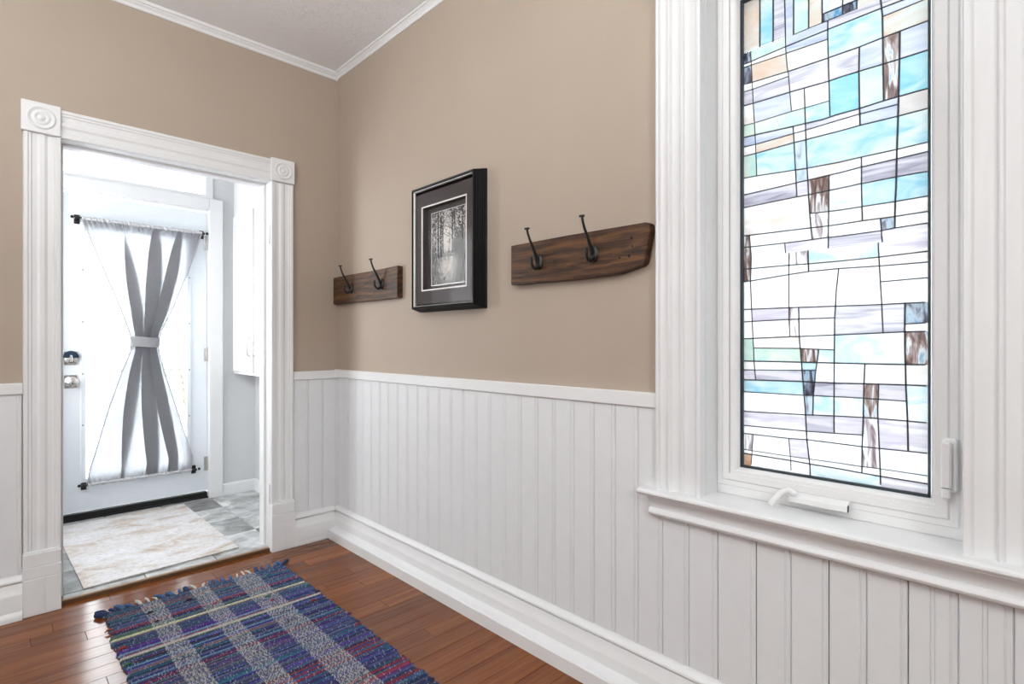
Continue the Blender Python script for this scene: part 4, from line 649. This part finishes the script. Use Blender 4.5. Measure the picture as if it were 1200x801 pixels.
pp('inner_mat', MB().frame([(0, .018), (0, .046), (.006, .046), (.006, .018)], MW[0]+.005, MW[1]-.005, MW[2]+.005, MW[3]-.005, PF).frame([(0, .018), (0, .021), (.04, .021), (.04, .018)], -1.232, -.972, 1.388, 1.722, lambda a, b, d: (-d, max(-1.258, min(-.935, a)), max(1.366, min(1.75, b)))), 'matboard')
pp('print_edge', MB().frame([(0, .018), (0, .0218), (.002, .0218), (.002, .018)], -1.230, -.974, 1.390, 1.720, PF), 'silver')
pp('backing', MB().box(-.019, -.016, A0, A1, B0, B1), 'matboard')
pp('glass', MB().box(-.0535, -.0520, A0, A1, B0, B1), 'pictureglass')
# the print: monochrome trees above water, as vertex tones on a flat sheet
def print_tones():
    nx, nz = 104, 132; rr = random.Random(21)
    img = [[0.0]*nx for _ in range(nz)]
    for j in range(nz):
        for i in range(nx):
            u, v = i/nx, j/nz      # v up
            sky = math.exp(-((u-.55)**2/.10 + (v-.62)**2/.12))*.42 + .06
            if v < .40: sky = math.exp(-((u-.52)**2/.05 + (v-.26)**2/.05))*.40 + .04
            img[j][i] = sky
    def line(x0, z0, x1, z1, wd, tone, k=1.0):
        n = int(max(abs(x1-x0), abs(z1-z0))*1.5)+2
        for q in range(n):
            t = q/(n-1); x = x0+(x1-x0)*t; z = z0+(z1-z0)*t; ww = wd*(1-.5*t)
            for i in range(int(x-ww), int(x+ww)+1):
                if 0 <= i < nx and 0 <= int(z) < nz: img[int(z)][i] = img[int(z)][i]*(1-k)+tone*k
    for q in range(26):
        x = rr.uniform(0, nx); line(x, nz*.42, x+rr.uniform(-6, 6), nz, rr.choice((.3, .6, 1.0, 1.6)), .015, .85)
        for b in range(7):
            z0 = rr.uniform(nz*.55, nz); s = rr.choice((-1, 1)); line(x, z0, x+s*rr.uniform(6, 22), z0+rr.uniform(2, 22), .3, rr.choice((.02, .45, .02)), .6)
    for x in (.80*nx, .72*nx, .12*nx): line(x, nz*.38, x+1, nz, 2.2, .010, .95)
    for q in range(620):
        x, z = rr.uniform(0, nx-2), rr.uniform(0, nz-2); d = rr.uniform(0, 1)
        tone = .42 if rr.random() < .45 else .012
        if z > nz*.42: line(x, z, x+rr.uniform(-3, 3), z+rr.uniform(-2, 2), .5, tone, .6)
        else: line(x, z, x+rr.uniform(-2, 2), z-rr.uniform(1, 6), .3, tone*.8, .5)
    for i in range(nx):
        for j in range(int(nz*.37), int(nz*.44)): img[j][i] *= .35+.5*rr.random()
    return nx, nz, img
nx, nz, img = print_tones()
me = bpy.data.meshes.new('print')
vs = [(-.0215, -.974-(.256)*i/nx, 1.390+.330*j/nz) for j in range(nz+1) for i in range(nx+1)]
vs = [(a, b+1.096, c-1.56) for a, b, c in vs]
me.from_pydata(vs, [], [(j*(nx+1)+i, j*(nx+1)+i+1, (j+1)*(nx+1)+i+1, (j+1)*(nx+1)+i) for j in range(nz) for i in range(nx)])
ca = me.color_attributes.new('tone', 'FLOAT_COLOR', 'CORNER'); buf = []
for j in range(nz):
    for i in range(nx):
        t = img[j][nx-1-i]; t = min(.8, t*1.5); buf += [t*1.02, t*.98, t*.93, 1]*4
ca.data.foreach_set('color', buf)
m, nt, bs = newmat('woodland_print'); at = N(nt, 'ShaderNodeVertexColor', _layer_name='tone'); nt.links.new(at.outputs[0], bs.inputs['Base Color']); bs.inputs['Roughness'].default_value = .5
me.materials.append(m); link('print', me, pic, label='black and white woodland print')

# ------------------------------------------------------------------ rag rug
rug = empty('rag_rug', (-.78, -1.2, 0), 'blue and purple plaid woven rag rug with knotted fringe on the wood floor', 'rug')
m, nt, bs = newmat('rag_weave'); at = N(nt, 'ShaderNodeVertexColor', _layer_name='yarn'); c = coords(nt, (500, 500, 500)); n = N(nt, 'ShaderNodeTexNoise'); n.inputs['Scale'].default_value = 1; nt.links.new(c, n.inputs[0])
hs = N(nt, 'ShaderNodeHueSaturation'); mr = N(nt, 'ShaderNodeMapRange'); mr.inputs['To Min'].default_value = .65; mr.inputs['To Max'].default_value = 1.35; nt.links.new(n.outputs['Fac'], mr.inputs[0]); nt.links.new(mr.outputs[0], hs.inputs['Value'])
nt.links.new(at.outputs[0], hs.inputs['Color']); nt.links.new(hs.outputs[0], bs.inputs['Base Color']); bs.inputs['Roughness'].default_value = .9; bump(nt, bs, n.outputs['Fac'], .4, .001)
M['rag'] = m
rr = random.Random(12)
PAL = dict(navy=(.012, .026, .085), denim=(.038, .080, .18), slate=(.075, .115, .17), teal=(.012, .12, .17), purple=(.075, .035, .17), violet=(.055, .028, .22), plum=(.085, .022, .075), rose=(.24, .03, .09), red=(.25, .025, .025), green=(.03, .13, .05), sage=(.16, .21, .14), yellow=(.50, .44, .12), sky=(.13, .27, .42), grey=(.20, .22, .24), white=(.55, .54, .52), black=(.012, .012, .016), rust=(.28, .07, .03), cream=(.45, .43, .38))
RX0, RX1, RY0, RY1 = -1.146, -.414, -.246, -2.02; ROW = .0085; NR = int((RY0-RY1)/ROW)
seq = ['denim', 'denim', 'slate', 'teal', 'teal', 'purple', 'rust', 'slate', 'slate', 'red', 'teal', 'teal', 'navy', 'denim', 'slate', 'denim', 'navy', 'slate', 'denim', 'purple', 'denim', 'slate', 'rose', 'rose', 'plum', 'navy', 'navy', 'slate', 'sage', 'green', 'sage', 'cream', 'yellow', 'slate', 'plum', 'denim', 'navy', 'navy', 'denim', 'slate', 'navy', 'denim', 'plum', 'violet', 'violet', 'violet', 'purple', 'sky', 'slate', 'rose', 'cream', 'white', 'sage', 'black', 'denim', 'navy', 'plum', 'black', 'denim', 'denim', 'sky', 'navy', 'violet', 'purple', 'rust', 'slate', 'denim', 'teal', 'navy', 'denim', 'slate', 'violet', 'navy', 'sky', 'denim']
bands = [(-1.018, -.948), (-.832, -.762), (-.655, -.558)]
vs, fs, cols = [], [], []; NX = 244
# one continuous woven sheet, rows raised as rounded cords pinched by warp threads
for j in range(NR):
    yc = RY0 - ROW*(j+.5)
    nm = seq[j] if j < len(seq) else rr.choice(list(PAL)[:9]+['denim', 'navy', 'slate', 'denim'])
    alt = rr.choice(['denim', 'slate', 'navy', 'purple', 'denim', 'violet', nm, nm]); sw = rr.uniform(RX0, RX1)
    if nm in ('yellow', 'cream', 'white', 'red', 'rose'): alt = nm
    xl = RX0 + rr.uniform(-.008, .006) + .015*math.sin(j*.13)*.3 - .0001*j; xr = RX1 + rr.uniform(-.007, .007) - .00005*j
    base_i = len(vs); prof = [(-.5, .0035), (-.22, .0105), (.22, .0105), (.5, .0035)]
    for i in range(NX+1):
        x = xl+(xr-xl)*i/NX; pin = (.0022 if (i+j) % 2 else 0) + rr.uniform(0, .0006)
        edge_ = min(1, min(i, NX-i)/2+.35)
        yo = .0016*math.sin(x*9+j*.05)
        for a, h in prof: vs.append((x, yc+yo+a*ROW*1.02, max(.001, (h-pin)*edge_)))
    rowk = rr.uniform(.6, 1.4)
    for i in range(NX):
        x = xl+(xr-xl)*(i+.5)/NX
        inb = any(a-.003 < x < b+.003 for a, b in bands)
        col = PAL[nm] if x < sw else PAL[alt]
        k = rowk*rr.uniform(.75, 1.25)
        col = tuple(c_*k for c_ in col)
        warp = (i//2+j) % 2 == 0
        if inb:
            if rr.random() < (.72 if warp else .22): kk = rr.uniform(.6, 1.0); col = tuple(.75*a*kk+.25*b for a, b in zip(PAL['white'], col))
            else: col = tuple(a*.9+.05 for a in col)
        elif (i+j) % 3 == 0 and rr.random() < .22: col = tuple(.4*a+.6*b for a, b in zip((.45, .50, .58), col))
        for s in range(3):
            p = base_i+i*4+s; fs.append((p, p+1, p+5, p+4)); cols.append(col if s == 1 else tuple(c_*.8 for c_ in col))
vs = [(a+.78, b+1.2, c) for a, b, c in vs]
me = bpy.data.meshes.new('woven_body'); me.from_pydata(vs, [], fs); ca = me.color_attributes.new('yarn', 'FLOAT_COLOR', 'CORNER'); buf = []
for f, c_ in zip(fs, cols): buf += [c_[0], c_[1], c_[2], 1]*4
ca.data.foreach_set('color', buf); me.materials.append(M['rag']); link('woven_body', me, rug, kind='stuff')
# knotted fringe tassels, loops and stray tufts
def yarn(name, pts, r, col, n=7):
    mb_ = sub(rug, MB().tube(pts, r, n)); me = mb_.mesh(name, M['rag'], True)
    ca = me.color_attributes.new('yarn', 'FLOAT_COLOR', 'CORNER'); ca.data.foreach_set('color', [col[0], col[1], col[2], 1]*len(me.loops)); link(name, me, rug)
nf = 25
for k in range(nf):
    x = RX0 + .012 + (RX1-RX0-.02)*k/(nf-1); inb = any(a < x < b for a, b in bands)
    col = PAL['cream'] if inb else (PAL['navy'] if rr.random() < .4 else PAL['denim']); th_ = rr.uniform(.0075, .0115) if not inb else rr.uniform(.004, .007)
    dx = rr.uniform(-.035, .005) if k < 12 else rr.uniform(-.012, .018); ln = rr.uniform(.030, .056)
    y0 = RY0+.002
    yarn('fringe_tassel', [(x, y0-.006, .006), (x+dx*.3, y0+ln*.35, .010), (x+dx*.8, y0+ln*.75, .0085), (x+dx, y0+ln, .007)], [th_*.8, th_, th_*.95, th_*.5], col)
    yarn('fringe_tassel', [(x, RY1+.006, .006), (x-dx*.3, RY1-ln*.35, .010), (x-dx, RY1-ln, .007)], [th_*.8, th_, th_*.5], col)
yarn('fringe_tassel', [(-.425, -.262, .010), (-.405, -.238, .012), (-.378, -.212, .010)], [.006, .009, .008], PAL['navy'])
yarn('fringe_tassel', [(-1.135, -.262, .010), (-1.155, -.252, .012), (-1.172, -.236, .009)], [.008, .012, .008], PAL['navy'])
for x, y, c_, s in ((-1.005, -.37, 'black', 1.2), (-1.0, -.47, 'black', .8), (-.515, -.335, 'teal', 1.3), (-.86, -.355, 'black', 1.3), (-.79, -.47, 'rose', 1), (-.605, -.56, 'green', 1.1), (-.60, -.61, 'red', 1), (-.475, -.735, 'red', 1.1), (-1.135, -.61, 'red', 1.4), (-1.14, -.74, 'green', 1.2), (-.43, -.58, 'green', 1.2), (-.425, -.665, 'navy', 1.3), (-.86, -.75, 'plum', 1), (-.42, -.95, 'plum', 1.2), (-.43, -.87, 'green', 1.1), (-.435, -1.05, 'red', 1.1), (-.56, -.80, 'teal', 1), (-.93, -.79, 'teal', 1.1), (-1.15, -.42, 'rust', 1.2), (-.44, -1.28, 'teal', 1)):
    q = rr.uniform(-.01, .01)
    yarn('rag_knot', [(x-.012*s, y-.003+q*.4, .008), (x-.004*s, y, .0135), (x+.004*s, y+q*.3, .0135), (x+.012*s, y+.004, .008)], [.001*s, .0040*s, .0036*s, .001*s], PAL[c_])
